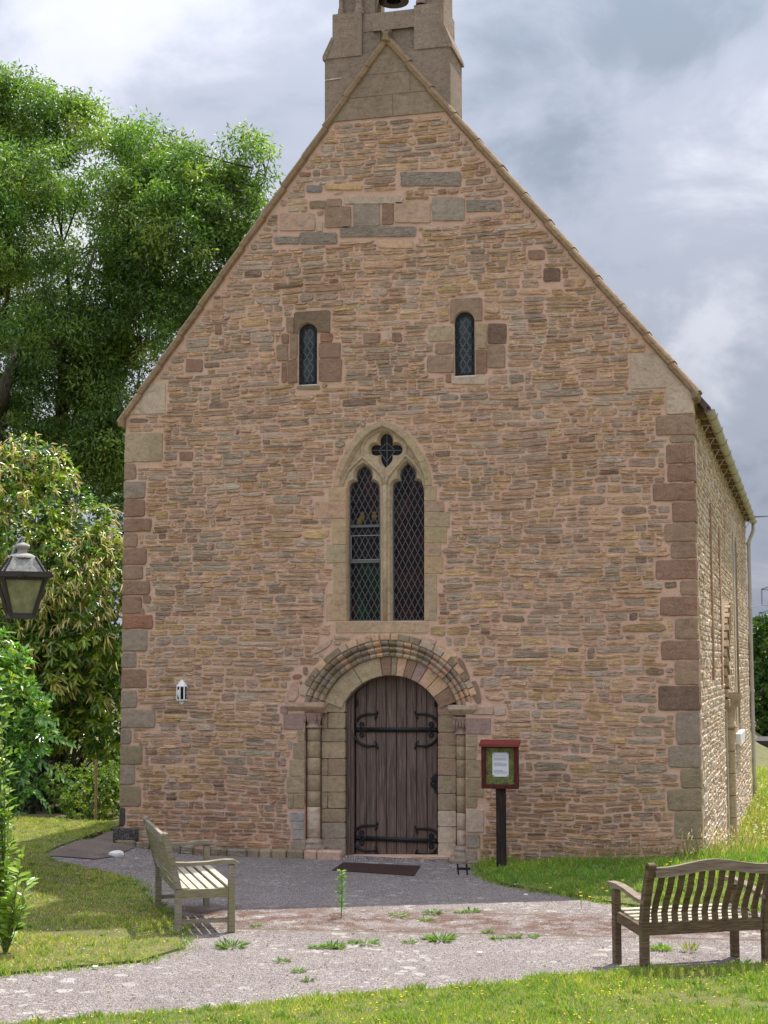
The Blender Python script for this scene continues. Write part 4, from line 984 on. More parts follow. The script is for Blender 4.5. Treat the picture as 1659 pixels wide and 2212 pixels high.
# ---- bellcote
BY0, BY1 = .0, .74
bx0, bx1 = ZB(48, 900)[0], ZB(1352, 900)[0]; ux0, ux1 = ZB(130, 200)[0], ZB(1282, 100)[0]; cx0 = ZB(168, 60)[0]
zw0, zw1 = ZB(45, 600)[1], ZB(130, 400)[1]; zled = ZB(150, 150)[1]; zsill = ZB(760, 85)[1]; ox0, ox1 = ZB(545, 60)[0], ZB(982, 60)[0]
BC = (.33, .25, .185)
bell_c = empty('bellcote', (0, 0, 0), parent=church)
mb = MB(); zb0 = xat and 8.6
mb.box(bx0, bx1, BY0+.01, BY1, zb0, zw0, BC); mb.build('bellcote_base', 'ashlar', bell_c)
w_ = .028
for xo_, xi_, sg in ((bx0, ux0, -1), (bx1, ux1, 1)):     # sloping weathering slabs, on the two ends only
    mb = MB(); mb.prism([(xo_+sg*w_, zw0-.035), (xo_+sg*w_, zw0+.02), (xi_+sg*.012, zw1+.02), (xi_-sg*.02, zw1-.02), (xo_-sg*.02, zw0-.035)], BY0-.012, BY1+.03, BC, back=True); mb.build('weathering_slab', 'ashlar', bell_c)
pxl, pxr = ZB(432, 300)[0], ZB(975, 300)[0]
for xq in (((bx0, zw0-.02), (pxl, zw0-.02), (pxl, zled), (ux0, zled), (ux0, zw1)), ((pxr, zw0-.02), (bx1, zw0-.02), (ux1, zw1), (ux1, zled), (pxr, zled))):
    mb = MB(); mb.prism(xq, BY0-.004, BY1-.06, vary(BC, .05), back=True); mb.build('buttress', 'ashlar', bell_c)
zc_ = zw0-.02; k_ = 0
while zc_ < zled-.02:         # ashlar blocks of the middle panel, set back between the buttresses
    zn_ = min(zled-.02, zc_+.34); cut_ = pxl+(pxr-pxl)*(.35, .62)[k_ % 2]
    for xa_, xb_ in ((pxl, cut_), (cut_, pxr)): mb = MB(); mb.prism([(xa_, zc_+.003), (xb_-.005, zc_+.003), (xb_-.005, zn_-.003), (xa_, zn_-.003)], BY0+.05, BY1-.1, vary(BC, .09), bev=.004, back=True); mb.build('ashlar_block', 'ashlar', bell_c)
    zc_ = zn_; k_ += 1
for xa_, xb_ in ((ux0, ox0), (ox1, ux1)):
    mb = MB(); mb.box(xa_+.10 if xa_ == ux0 else xa_, xb_ if xa_ == ux0 else xb_-.02, .12, BY1-.1, zled-.3, 13.1, vary(BC, .08)); mb.build('pier', 'ashlar', bell_c)
mb = MB(); mb.add([(ox0, BY0+.0, zled-.12), (ox1, BY0+.0, zled-.12), (ox1, .3, zsill), (ox0, .3, zsill), (ox0, BY1-.1, zsill), (ox1, BY1-.1, zsill), (ox1, BY1-.1, zled-.3), (ox0, BY1-.1, zled-.3), (ox1, 0, zled-.3), (ox0, 0, zled-.3)], [(0, 1, 2, 3), (3, 2, 5, 4), (4, 5, 6, 7), (9, 8, 1, 0), (0, 3, 4, 7, 9), (1, 8, 6, 5, 2)], BC); mb.build('opening_sill', 'ashlar', bell_c)
for a_, b_, zb_ in ((172, 235, 128), (338, 440, 125), (985, 1078, 14)):
    (xa_, zz), (xb_, _) = ZB(a_, zb_), ZB(b_, zb_); xc = (xa_+xb_)/2; r = (xb_-xa_)/2*.8; mb = MB()
    mb.lathe((xc, .07, zz), [(r*1.35, -.02), (r*1.35, .015), (r*1.15, .03), (r*1.2, .045), (r*1.25, .06), (r*.95, .08), (r*.85, .10), (r*.85, 1.5), (r*1.3, 1.62), (r*1.3, 1.66)], 14, vary(BC, .08)); mb.build('colonnette', 'ashlar', bell_c, smooth=True)
# head above the bell (beyond the top of the view)
mb = MB(); zh = 13.1; mb.prism([(ux0, zh), (ox0-.0, zh), (ox0+.1, zh+.25), ((ox0+ox1)/2, zh+.42), (ox1-.1, zh+.25), (ox1, zh), (ux1, zh), (ux1, zh+.5), ((ux0+ux1)/2, zh+1.5), (ux0, zh+.5)], .02, BY1-.08, BC, back=True); mb.build('bellcote_gable', 'ashlar', bell_c)
bxc, zbl = fac(691.2+765/4.8, 5.5, .38); mb = MB()
mb.lathe((bxc, .38, zbl), [(.10, .02), (.205, .0), (.215, .02), (.20, .05), (.165, .12), (.14, .22), (.12, .34), (.08, .40), (0, .42)], 24); mb.build('bell', 'bell_bronze', bell_c, smooth=True)
mb = MB(); mb.tube([(bxc, .38, zbl+.3), (bxc, .38, zbl-.02)], .012, 6); mb.lathe((bxc, .38, zbl-.01), [(0, -.03), (.022, -.01), (.022, .01), (0, .03)], 8); mb.tube([(bxc+.05, .3, zbl-.07), (bxc+.06, .3, zbl+.05)], .006, 5); mb.bar((ox0, .38, zbl+.5), (ox1, .38, zbl+.5), .12, .12); mb.build('bell_fittings', 'black_iron', bell_c)
mb = MB(); (xa_, za_), (xb_, zb_) = ZB(52, 832), ZB(218, 818); mb.bar((xa_, .008, za_), (xb_, .008, za_+.01), .012, .02, (.75, .7, .62), up=(0, 1, 0)); mb.build('mortar_streak', 'ashlar', bell_c)

# ---- roof, side walls, back
LY = 17.2
mb = MB(); ov = .16
for s_ in (-1, 1):
    ex = s_*(HALF+ov); ez = zE-.02-ov*(zA-zE)/HALF*.62
    th = .09; a_ = (ex, ez); b_ = (xA, zA-.02)
    mb.add([(a_[0], .33, a_[1]), (a_[0], LY, a_[1]), (b_[0], LY, b_[1]), (b_[0], .33, b_[1]), (a_[0], .33, a_[1]-th), (a_[0], LY, a_[1]-th), (b_[0], LY, b_[1]-th), (b_[0], .33, b_[1]-th)], [(0, 1, 2, 3), (7, 6, 5, 4), (0, 4, 5, 1), (0, 3, 7, 4)])
mb.build('roof', 'roof_tile', church)
ridge = MB(); ridge.tube([(xA, .3, zA+.02), (xA, LY, zA+.02)], .10, 8); ridge.build('ridge_tile', 'roof_tile', church)
mb = MB()      # overlapping eaves tiles that show above the gutter
for i in range(60):
    y = .34+i*.28; x = HALF+ov; z = zE-.02-ov*(zA-zE)/HALF*.62
    mb.add([(x-.30, y, z+.39), (x-.30, y+.27, z+.39), (x+.05, y+.27, z-.035), (x+.05, y, z-.035), (x-.30, y, z+.36), (x+.045, y, z-.06), (x+.045, y+.27, z-.06)], [(0, 1, 2, 3), (3, 2, 6, 5), (0, 3, 5, 4)])
mb.build('eaves_tiles', 'roof_tile', church, kind='stuff')
zwt = zE-.13
for s_ in (-1, 1):
    mb = MB(); x = s_*HALF; nY, nZ = (110, 42) if s_ > 0 else (4, 3); vs = []
    for i in range(nY+1):
        for j in range(nZ+1): vs.append((x+(s_*.006*noise.noise(Vector((1, i*.8, j*.9))) if 0 < i < nY else 0), i*LY/nY, -.9+(zwt+.9)*j/nZ))
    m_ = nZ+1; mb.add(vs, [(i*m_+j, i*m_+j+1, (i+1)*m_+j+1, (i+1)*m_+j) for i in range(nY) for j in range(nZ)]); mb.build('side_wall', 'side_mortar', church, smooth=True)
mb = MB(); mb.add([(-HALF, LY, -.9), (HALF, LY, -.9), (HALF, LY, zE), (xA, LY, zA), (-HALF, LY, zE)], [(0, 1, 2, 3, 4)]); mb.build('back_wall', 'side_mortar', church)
# side rubble, stone colours lightened to make up for the weak sun
sx_excl = [(6.15, 8.15, -.9, 3.65), (9.7, 11.9, 1.0, 5.3), (2.95, 3.1, 2.2, 4.9)]
mb = MB(); R_ = random.Random(5); cnt = 0
for y0, y1, z0, z1 in rubble(.30, LY, -.7, zwt, .06, .14, seed=23, lenk=1.):
    yc, zc = (y0+y1)/2, (z0+z1)/2
    if y0 < .36 or y1 > LY-.02 or z1 > zwt: continue
    if any(a_ < y1 and y0 < b_ and c_ < z1 and z0 < d_ for a_, b_, c_, d_ in sx_excl): continue
    poly = outline(y0+.008, y1-.008, z0+.006, z1-.006, random.uniform(-.05, .05)); pr_ = random.uniform(.007, .020)
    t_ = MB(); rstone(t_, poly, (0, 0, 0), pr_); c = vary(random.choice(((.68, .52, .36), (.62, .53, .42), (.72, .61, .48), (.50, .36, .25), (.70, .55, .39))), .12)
    mb.add([(HALF-v[1], v[0], v[2]) for v in t_.v], t_.f, c); cnt += 1
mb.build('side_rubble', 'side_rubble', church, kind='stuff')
# side doorway: shafts, capital, hood; side window reveal
def cylY(mb, y, r, z0, z1, n=10, x=HALF, col=(.48, .36, .22)): mb.lathe((x, y, 0), [(r, z0), (r, z1)], n, col)
sd2 = empty('side_doorway', (HALF, 7., 0), parent=church)
ysh = 7.15
for yy, r in ((6.75, .13), (7.45, .10)):
    for k_ in range(6):
        mb = MB(); cylY(mb, yy, r, -.7+k_*.36 if k_ else -.75, -.7+(k_+1)*.36-.01); o = mb.build('shaft_drum', 'ashlar', sd2, smooth=True)
    mb = MB(); mb.lathe((HALF, yy, 1.46), [(r, 0), (r+.04, .02), (r+.03, .05), (r*.95, .08), (r+.02, .3), (r+.10, .46), (r+.12, .5), (r+.12, .58)], 12, (.46, .34, .22)); mb.build('capital', 'ashlar', sd2, smooth=True)
mb = MB(); mb.box(HALF-.02, HALF+.03, 7.58, 8.12, -.8, 1.95, (.46, .35, .22)); mb.box(HALF-.02, HALF+.025, 6.2, 6.6, -.8, 1.95, (.5, .4, .27)); mb.build('jamb_stone', 'ashlar', sd2)
for i in range(16):
    an = math.pi*.5*i/15; yc = 7.7; 
    an = math.pi*(.5+.5*i/15); r0_, r1_ = 1.15, 1.62; mb = MB(); a2 = an+.075; vs = []
    for aa in (an, a2):
        for rr_ in (r0_, r1_):
            for xx in (HALF-.02, HALF+.05+.03*(i % 2)): vs.append((xx, yc+rr_*math.cos(aa)*.95, 1.95+rr_*math.sin(aa)*1.02))
    mb.add(vs, [(0, 1, 3, 2), (4, 6, 7, 5), (1, 5, 7, 3), (0, 2, 6, 4), (0, 4, 5, 1), (2, 3, 7, 6)], vary((.42, .31, .20), .15)); mb.build('voussoir', 'ashlar', sd2)
sw = empty('side_window', (HALF, 10.8, 0), parent=church)
mb = MB(); mb.box(HALF-.01, HALF+.010, 9.72, 11.85, 1.0, 5.28, (.58, .47, .33)); mb.build('window_surround', 'ashlar', sw)
mb = MB(); mb.box(HALF+.0, HALF+.03, 10.05, 10.12, 1.25, 5.0, (.62, .5, .34)); mb.box(HALF, HALF+.028, 11.4, 11.5, 1.25, 5.0, (.4, .3, .18)); mb.build('window_frame', 'ashlar', sw)
mb = MB(); mb.box(HALF+.008, HALF+.014, 10.95, 11.3, 1.25, 4.9); mb.build('glass', 'dark_glass', sw)
mb = MB(); mb.cbox(HALF-.02, HALF+.10, 9.75, 11.7, 1.05, 1.25, .01, (.75, .72, .68)); mb.build('sill', 'white_stone', sw)
mb = MB(); mb.box(HALF-.02, HALF+.035, 2.98, 3.09, 2.3, 4.85, (.45, .29, .18)); mb.build('brick_strip', 'ashlar', church)
mb = MB(); mb.box(HALF-.02, HALF+.03, 5.2, 5.5, 2.2, 4.7, (.45, .27, .16)); mb.build('brick_strip', 'ashlar', church)
# wall plate and rafter feet
mb = MB(); mb.box(HALF-.05, HALF+.03, .36, LY, zwt-.02, zwt+.05); mb.build('wall_plate', 'rafter_wood', church)
raf = None
for i in range(26):
    y = .75+i*.62
    if raf is None:
        mb = MB(); mb.prism([(0, -.10), (.10, -.13), (.17, -.10), (.20, -.02), (.17, 0.02), (0, .14)], -.035, .035, back=True); raf = mb.build('rafter_foot', 'rafter_wood', church); raf.location = (HALF, y, zwt-.02)
    else:
        c = raf.copy(); COL.objects.link(c); c.location = (HALF, y, zwt-.02)
# gutters
gx = fac(1532, 884, .42)[0]; gzz = fac(1532, 884, .42)[1]; gr = .07
def gutter(x, z, y0, y1, s_):
    g_ = empty('gutter', (x, y0, z), parent=church)
    mb = MB(); n = 10; vs = []
    for y in (y0, y1):
        for rr_ in (gr, gr-.006):
            for i in range(n+1): w = math.pi+math.pi*i/n; vs.append((x+rr_*math.cos(w), y, z+rr_*math.sin(w)))
    m_ = n+1; fs = [(i, i+1, 2*m_+i+1, 2*m_+i) for i in range(n)]+[(m_+i, 3*m_+i, 3*m_+i+1, m_+i+1) for i in range(n)]+[(0, 2*m_, 3*m_, m_), (n, m_+n, 3*m_+n, 2*m_+n)]
    fs.append(tuple(range(n+1)))
    mb.add(vs, fs); mb.build('gutter_trough', 'gutter_metal', g_, smooth=False)
    y = y0+.5
    while y < y1:
        mb = MB(); pts_ = [(x+(gr+.006)*math.cos(math.pi+math.pi*i/8), y, z+(gr+.006)*math.sin(math.pi+math.pi*i/8)) for i in range(9)]; mb.tube(pts_, .007, 5); mb.bar((x+s_*gr, y, z+.004), (x+s_*(gr+.014), y, z+.02), .012, .012); mb.build('gutter_clip', 'gutter_metal', g_); y += 1.25
    return g_
gutter(gx, gzz, .42, 17.25, 1)
gl = fac(245, 947, .9); gutter(-HALF-.2, gl[1]+.03, .6, 16, -1)
for i in range(13):
    y = 1.15+i*1.25; mb = MB(); mb.tube([(HALF+.0, y, gzz-.10), (gx-.01, y, gzz-.10), (gx-.01, y, gzz-.06)], .007, 5, (.5, .5, .5)); mb.tube([(HALF, y, gzz-.24), (HALF+.05, y, gzz-.24), (gx-.05, y, gzz-.10)], .007, 5); mb.build('gutter_bracket', 'pipe_paint', church)
# downpipe at the far corner
dx, dzz = gx, gzz; yp = 17.1
dp_ = MB(); dp_.tube([(dx, yp, dzz-.05), (dx, yp, dzz-.20), (dx-.02, yp, dzz-.27), (HALF+.10, yp, dzz-.42), (HALF+.07, yp, dzz-.5), (HALF+.07, yp, 0), (HALF+.07, yp, -.7)], .043, 12); dpo = dp_.build('downpipe', 'pipe_paint', church, smooth=True)
for zz in (dzz-.52, 3.8, 1.9): mb = MB(); mb.lathe((HALF+.07, yp, zz), [(.043, -.04), (.054, -.035), (.054, .035), (.043, .04)], 12); mb.box(HALF-.01, HALF+.05, yp-.02, yp+.02, zz-.015, zz+.015); mb.build('pipe_collar', 'pipe_paint', dpo)
mb = MB(); mb.tube([(dx, 17.2, dzz+.1), (dx+.5, 17.3, dzz+.12)], [.02, .004], 5); mb.build('gutter_spike', 'black_iron', church)

# ------------------------------------------------------------------ small things at the door
mx0, mx1 = gnd(716, 1880)[0], gnd(908, 1888)[0]
mat_ = [gnd(717, 1879, .01), gnd(895, 1891, .01), gnd(908, 1870, .01), gnd(742, 1862, .01)]
mb = MB(); n = 4; vs = [(x, y, z) for z in (.0, .009) for x, y in mat_]; mb.add(vs, [(0, 1, 2, 3), (4, 7, 6, 5), (0, 4, 5, 1), (1, 5, 6, 2), (2, 6, 7, 3), (3, 7, 4, 0)])
mb.build('doormat', 'doormat', category='doormat', label='dark red brown doormat on the paving before the oak door')
sxp = gnd(1006, 1890); sc = empty('boot_scraper', (sxp[0], sxp[1], 0), category='boot scraper', label='small rusty iron boot scraper at the right foot of the doorway')
mb = MB()
for q in (-.09, .02): mb.bar((q, 0, 0), (q-.01, 0, .13), .02, .012, up=(0, 1, 0))
local(mb.build('scraper_post', 'black_iron'), sc); mb = MB(); mb.bar((-.11, 0, .07), (.06, 0, .075), .008, .03); local(mb.build('scraper_blade', 'black_iron'), sc)
wx, wy = gnd(252, 1836, .15); mb = MB(); mb.lathe((wx, wy, .1), [(0, .04), (.05, .035), (.085, .02), (.09, -.01), (.07, -.05)], 9); o = mb.build('white_stone', 'white_stone', category='stone', label='loose white stone by the left corner of the church front'); 
for v in o.data.vertices: v.co.x += .03*noise.noise(v.co*9); v.co.z += .015*noise.noise(v.co*12)

# white wall lantern
(lx0, lz0), (lx1, lz1) = fac(375, 1524, -.1), fac(400, 1468, -.1); lcx = (lx0+lx1)/2; H = lz1-lz0; Wd = lx1-lx0
wl = empty('wall_lantern', (lcx, 0, lz0), category='wall light', label='small white half lantern fixed to the stone wall left of the door')
def hexpts(r, n=6, half=True): return [(r*math.cos(math.pi+math.pi*i/(n/2)), r*math.sin(math.pi+math.pi*i/(n/2))*1.1) for i in range(int(n/2)+1)]
def halfring(mb, r0_, z0, r1_, z1, col=(.8, .8, .8)):
    a_, b_ = hexpts(r0_, 8), hexpts(r1_, 8); n = len(a_); mb.add([(x, y, z0) for x, y in a_]+[(x, y, z1) for x, y in b_], [(i, i+1, n+i+1, n+i) for i in range(n-1)]+[tuple(range(n)), tuple(range(n, 2*n))], col)
mb = MB(); w = Wd/2
for (a_, b_, c_, d_) in ((w*.98, .715, w*1.05, .74), (w*1.05, .74, w*.75, .83), (w*.75, .83, w*.42, .93), (w*.42, .93, w*.15, 1.0)): halfring(mb, a_, b_*H, c_, d_*H)
local(mb.build('lantern_cap', 'white_paint'), wl)
mb = MB()
for (a_, b_, c_, d_) in ((w*.1, .0, w*.42, .05), (w*.42, .05, w*.5, .13), (w*.5, .13, w*.85, .17), (w*.85, .17, w*.98, .2), (w*.98, .2, w*.98, .235)): halfring(mb, a_, b_*H, c_, d_*H)
local(mb.build('lantern_base', 'white_paint'), wl)
mb = MB()
for i, (x, y) in enumerate(hexpts(w*.92, 8)): mb.box(x-w*.10, x+w*.10, y-.008, y+.008, .23*H, .72*H)
local(mb.build('lantern_frame', 'white_paint'), wl)
mb = MB(); halfring(mb, w*.82, .235*H, w*.82, .715*H); local(mb.build('lantern_glass', 'dark_glass'), wl)
mb = MB(); mb.lathe((-w*.25, -w*1.0, .3*H), [(.001, 0), (.008, .02), (.018, .06), (.014, .09), (.001, .11)], 10); local(mb.build('light_bulb', 'white_paint', smooth=True), wl)

# notice board
npx, npy = gnd(1083, 1884); dep = 0
nb = empty('notice_board', (npx, npy, 0), .06, category='notice board', label='red framed notice board on dark post right of the church door')
pz = lambda v: fac(1083, v, npy)[1]
sc_ = (fac(1123, 1650, npy)[0]-fac(1041, 1650, npy)[0]); hw = sc_/2*.96; zb0, zt0 = pz(1703), pz(1606)
mb = MB(); pwid = (fac(1093, 1800, npy)[0]-fac(1073, 1800, npy)[0])/2; mb.cbox(-pwid, pwid, -.02, .07, -.1, zb0+.02, .006); local(mb.build('post', 'post_dark'), nb)
mb = MB(); fw = .052
for x0_, x1_, z0_, z1_ in ((-hw, -hw+fw, zb0, zt0), (hw-fw, hw, zb0, zt0), (-hw+fw, hw-fw, zb0, zb0+fw), (-hw+fw, hw-fw, zt0-fw, zt0)): mb.cbox(x0_, x1_, -.075, .02, z0_, z1_, .004)
local(mb.build('board_frame', 'red_wood'), nb)
mb = MB(); mb.prism([(-hw, 0), (hw, 0)], 0, 0) if False else None
mb.add([(-hw-.02, -.12, zt0-.005), (hw+.02, -.12, zt0-.005), (hw+.02, .05, zt0+.045), (-hw-.02, .05, zt0+.045), (-hw-.02, -.12, zt0-.035), (hw+.02, -.12, zt0-.035), (hw+.02, .05, zt0-.0), (-hw-.02, .05, zt0-.0)], [(0, 1, 2, 3), (4, 5, 1, 0), (7, 6, 5, 4), (0, 3, 7, 4), (1, 5, 6, 2), (3, 2, 6, 7)]); local(mb.build('board_roof', 'board_red'), nb)
mb = MB(); mb.box(-hw+fw-.005, hw-fw+.005, -.035, .0, zb0+fw-.005, zt0-fw+.005); local(mb.build('board_panel', 'board_green'), nb)
pa, pb, pc, pd = -.065+.005, .125-.005, zb0+.145, zt0-.11
paw = .115; pcx = .012
pa, pb = pcx-paw*.92, pcx+paw*.82
mb = MB(); mb.box(pa, pb, -.0385, -.0365, pc, pd); pap = local(mb.build('notice', 'paper'), nb)
mb = MB(); z = pd-.02; rr2 = random.Random(2)
while z > pc+.03:
    if rr2.random() < .72:
        x = pa+.018; e = pb-.018-rr2.choice((0, 0, .01, .05))
        while x < e:
            w_ = rr2.uniform(.006, .02); mb.box(x, min(e, x+w_), -.0393, -.0387, z-.0028, z+.0005); x += w_+.0035
    z -= .0088
ink = mb.build('print_lines', 'ink'); ink.parent = pap; ink.matrix_parent_inverse = Matrix.Identity(4)
mb = MB()
for x, z in ((-.12, zb0+.14), (.13, zb0+.13), (pa+.01, pd-.01), (pb-.01, pd-.01), (-.13, zt0-.09), (pa+.01, pc+.01), (pb-.01, pc+.01)): mb.lathe((x, -.0405, z), [(0, 0)], 3) if False else mb.box(x-.006, x+.006, -.045, -.039, z-.006, z+.006)
local(mb.build('drawing_pin', 'black_iron'), nb)

# ------------------------------------------------------------------ benches
def bench_a():
    "left bench, side-on: straight slatted back, scrolled arms. local x = along the seat, +y = front"
    b = empty('garden_bench', (0, 0, 0)); Wb = 1.22; D_ = .50
    def P_(mb, name, mat='teak_grey', par=None, smooth=False): return local(mb.build(name, mat, smooth=smooth), par or b)
    for s_ in (-1, 1):
        x = s_*Wb/2
        mb = MB(); pts_ = [(x, -.02, 0), (x, -.02, .42), (x, -.09, .70), (x, -.155, .93)]
        for q in range(3): mb.bar(pts_[q], Vector(pts_[q+1])+(Vector(pts_[q+1])-Vector(pts_[q])).normalized()*.012, .055, .062, up=(0, 1, 0))
        mb.lathe((x, -.158, .925), [(.033, 0), (.028, .022), (.012, .035), (0, .038)], 10); P_(mb, 'leg')
        mb = MB(); mb.cbox(x-.027, x+.027, D_-.045, D_+.02, 0, .635, .005); P_(mb, 'leg')
        mb = MB(); ar = [(-.10, .665), (.05, .655), (.25, .658), (.40, .675), (.50, .672), (.56, .640)]
        vs = []; 
        for y, z in ar:
            for dx_, dz_ in ((-.035, -.015), (.035, -.015), (.035, .015), (-.035, .015)): vs.append((x+dx_, y, z+dz_))
        mb.add(vs, [(i*4+j, i*4+(j+1) % 4, i*4+4+(j+1) % 4, i*4+4+j) for i in range(5) for j in range(4)]+[(3, 2, 1, 0), (20, 21, 22, 23)]); P_(mb, 'armrest', 'teak_pale' if False else 'teak_grey')
        mb = MB(); mb.bar((x, 0, .375), (x, D_-.04, .375), .03, .085); P_(mb, 'seat_rail')
        mb = MB(); mb.bar((x, 0, .12), (x, D_-.04, .12), .028, .04); P_(mb, 'stretcher')
    for i in range(6):
        y = .035+i*.089; z = .43-.022*math.sin(math.pi*min(1, (i+.3)/5)) + (.004 if i == 5 else 0); mb = MB(); mb.cbox(-Wb/2-.012, Wb/2+.012, y-.033, y+.033, z-.012, z+.010, .004); P_(mb, 'seat_slat', 'teak_pale')
    mb = MB(); mb.bar((-Wb/2, -.15, .885), (Wb/2, -.15, .885), .038, .075); P_(mb, 'top_rail')
    mb = MB(); mb.bar((-Wb/2, -.045, .50), (Wb/2, -.045, .50), .034, .05); P_(mb, 'lower_rail')
    mb = MB(); mb.bar((-Wb/2, D_-.03, .385), (Wb/2, D_-.03, .385), .03, .07); mb.bar((-Wb/2, 0, .385), (Wb/2, 0, .385), .03, .07); P_(mb, 'seat_rail')
    for i in range(13):
        x = -Wb/2+.075+i*(Wb-.15)/12; mb = MB(); mb.bar((x, -.05, .52), (x, -.143, .855), .05, .014, up=(0, 1, 0)); P_(mb, 'back_slat')
    return b
bA = bench_a(); bA['category'] = 'bench'; bA['label'] = 'grey weathered bench seen end-on at left, its seat facing right'
# ends: near legs rear/front and far legs on the ground
nr, nf, fr_, ff = (Vector(gnd(372, 2018)), Vector(gnd(473, 2003)), Vector(gnd(330, 1962)), Vector(gnd(430, 1959)))
axis = (fr_-nr).normalized()
cA = (nr+fr_)/2; ang = math.atan2(axis.y, axis.x)   # local +x from near to far
bA.rotation_euler = (0, 0, ang+math.pi*0); bA.location = (cA.x+.08, cA.y, 0)
front = Vector((-axis.y, axis.x))
if front.dot(nf-nr) < 0: bA.rotation_euler = (0, 0, ang+math.pi)
LEN = (fr_-nr).length; bA.scale = (LEN/1.22, 1., 1.) if .75 < LEN/1.22 < 1.35 else (1, 1, 1)
print('benchA len', LEN, 'front gap', (nf-nr).length, math.degrees(ang))
def bench_b(L=1.18):
    "right bench seen from behind: arched top rail, curved back slats"
    b = empty('garden_bench', (0, 0, 0)); D_ = .50
    def P_(mb, name, mat='teak_brown', smooth=False): return local(mb.build(name, mat, smooth=smooth), b)
    hl = L/2
    for s_ in (-1, 1):
        x = s_*hl; mb = MB()
        pr_ = [(0, 0), (0, .42), (-.035, .60), (-.10, .80), (-.135, .90)]
        for q in range(4): mb.bar((x, pr_[q][0], pr_[q][1]), Vector((x, pr_[q+1][0], pr_[q+1][1]))+Vector((0, 0, .006)), .062, .062, up=(0, 1, 0))
        mb.tube([(x-.031, -.138, .897), (x+.031, -.138, .897)], .034, 12); P_(mb, 'leg')
        mb = MB(); mb.cbox(x-.03, x+.03, D_-.04, D_+.025, 0, .62, .005); P_(mb, 'leg')
        mb = MB(); ar = [(-.06, .60), (.04, .605), (.16, .625), (.28, .65), (.42, .668), (.58, .668), (.60, .655)]; vs = []
        for y, z in ar:
            for dx_, dz_ in ((-.037, -.019), (.037, -.019), (.037, .014), (-.037, .014)): vs.append((x+dx_, y, z+dz_))
        mb.add(vs, [(i*4+j, i*4+(j+1) % 4, i*4+4+(j+1) % 4, i*4+4+j) for i in range(6) for j in range(4)]+[(3, 2, 1, 0), (24, 25, 26, 27)]); P_(mb, 'armrest', 'teak_brown_top')
        mb = MB(); mb.bar((x, 0, .35), (x, D_-.04, .40), .032, .085); P_(mb, 'side_rail')
    for i in range(6):
        y = .045+i*.088; z = .40+.05*(i/5)**1.5; mb = MB(); mb.cbox(-hl+.035, hl-.035, y-.033, y+.033, z-.010, z+.010, .004); P_(mb, 'seat_slat', 'teak_pale')
    mb = MB(); mb.bar((-hl, 0, .375), (hl, 0, .375), .035, .10); P_(mb, 'seat_rail'); mb = MB(); mb.bar((-hl, D_-.02, .40), (hl, D_-.02, .40), .03, .07); P_(mb, 'seat_rail')
    n = 24; vs = []
    tz_ = lambda q: .89+.052*(.5-.5*math.cos(math.pi*min(1, max(0, 1-abs(q)*1.12))))
    for i in range(n+1):
        q = -1+2*i/n; x = q*(hl-.03); zt = tz_(q); zb_ = zt-.078-.012*(1-abs(q))
        for y, z in ((-.155, zb_), (-.118, zb_), (-.118, zt), (-.155, zt)): vs.append((x, y-.02*(0), z))
    mb = MB(); mb.add(vs, [(i*4+j, i*4+(j+1) % 4, i*4+4+(j+1) % 4, i*4+4+j) for i in range(n) for j in range(4)]); P_(mb, 'top_rail', 'teak_brown_top')
    ns = 11
    for i in range(ns):
        q = -1+2*(i+.75)/(ns+.5); x = q*(hl-.03); zt = tz_(q)-.08; mb = MB(); pts_ = []
        zs_ = [.42, .50, .60, .70, zt+.01]; ys_ = [.0, .012, -.028, -.085, -.135]; vs = []
        for z, y in zip(zs_, ys_):
            for dx_, dy_ in ((-.026, -.008), (.026, -.008), (.026, .008), (-.026, .008)): vs.append((x+dx_, y+dy_, z))
        mb.add(vs, [(k_*4+j, k_*4+(j+1) % 4, k_*4+4+(j+1) % 4, k_*4+4+j) for k_ in range(4) for j in range(4)]); P_(mb, 'back_slat')
    return b
rl = Vector(gnd(1390, 2107, .0)); rrr = Vector(gnd(1660, 2094, .0)); print('benchB', (rrr-rl).length)
LB_ = (rrr-rl).length; bB = bench_b(min(1.3, max(.95, LB_))); bB['category'] = 'bench'; bB['label'] = 'brown wooden bench with arched back seen from behind at right'
ax = (rrr-rl).normalized(); c_ = (rl+rrr)/2; bB.location = (c_.x, c_.y, 0.0); bB.rotation_euler = (0, 0, math.atan2(ax.y, ax.x)+math.radians(3)); bB.scale = (1, 1.12, 1)

# ------------------------------------------------------------------ hanging lantern at the left
yl = -8.
lcx, zr = fac(47, 1243, yl); px_ = (fac(152, 1243, yl)[0]-fac(52, 1243, yl)[0])*.94; px_ /= 100.   # metres per survey unit
sl = empty('street_lantern', (lcx, yl, 0), .62, category='lantern', label='old four-sided lantern on a bracket in front of the flowering shrub')
zz = lambda v: fac(52, v, yl)[1]
def frust(mb, z0, r0_, z1, r1_, col=(.5, .5, .5), caps=True):
    mb.add([(a_*r0_, b_*r0_, z0) for a_, b_ in ((-1, -1), (1, -1), (1, 1), (-1, 1))]+[(a_*r1_, b_*r1_, z1) for a_, b_ in ((-1, -1), (1, -1), (1, 1), (-1, 1))], [(0, 1, 5, 4), (1, 2, 6, 5), (2, 3, 7, 6), (3, 0, 4, 7)]+([(3, 2, 1, 0), (4, 5, 6, 7)] if caps else []), col)
rt, rb_ = 46*px_, 22*px_
def frame_bars(mb, z0, r0_, z1, r1_, w):
    for a_, b_ in ((-1, -1), (1, -1), (1, 1), (-1, 1)): mb.bar((a_*r0_, b_*r0_, z0), (a_*r1_, b_*r1_, z1), w, w)
mb = MB(); frame_bars(mb, zz(1330), rb_+.006, zz(1250), rt-.01, .028); frust(mb, zz(1336), rb_+.022, zz(1329), rb_+.018)
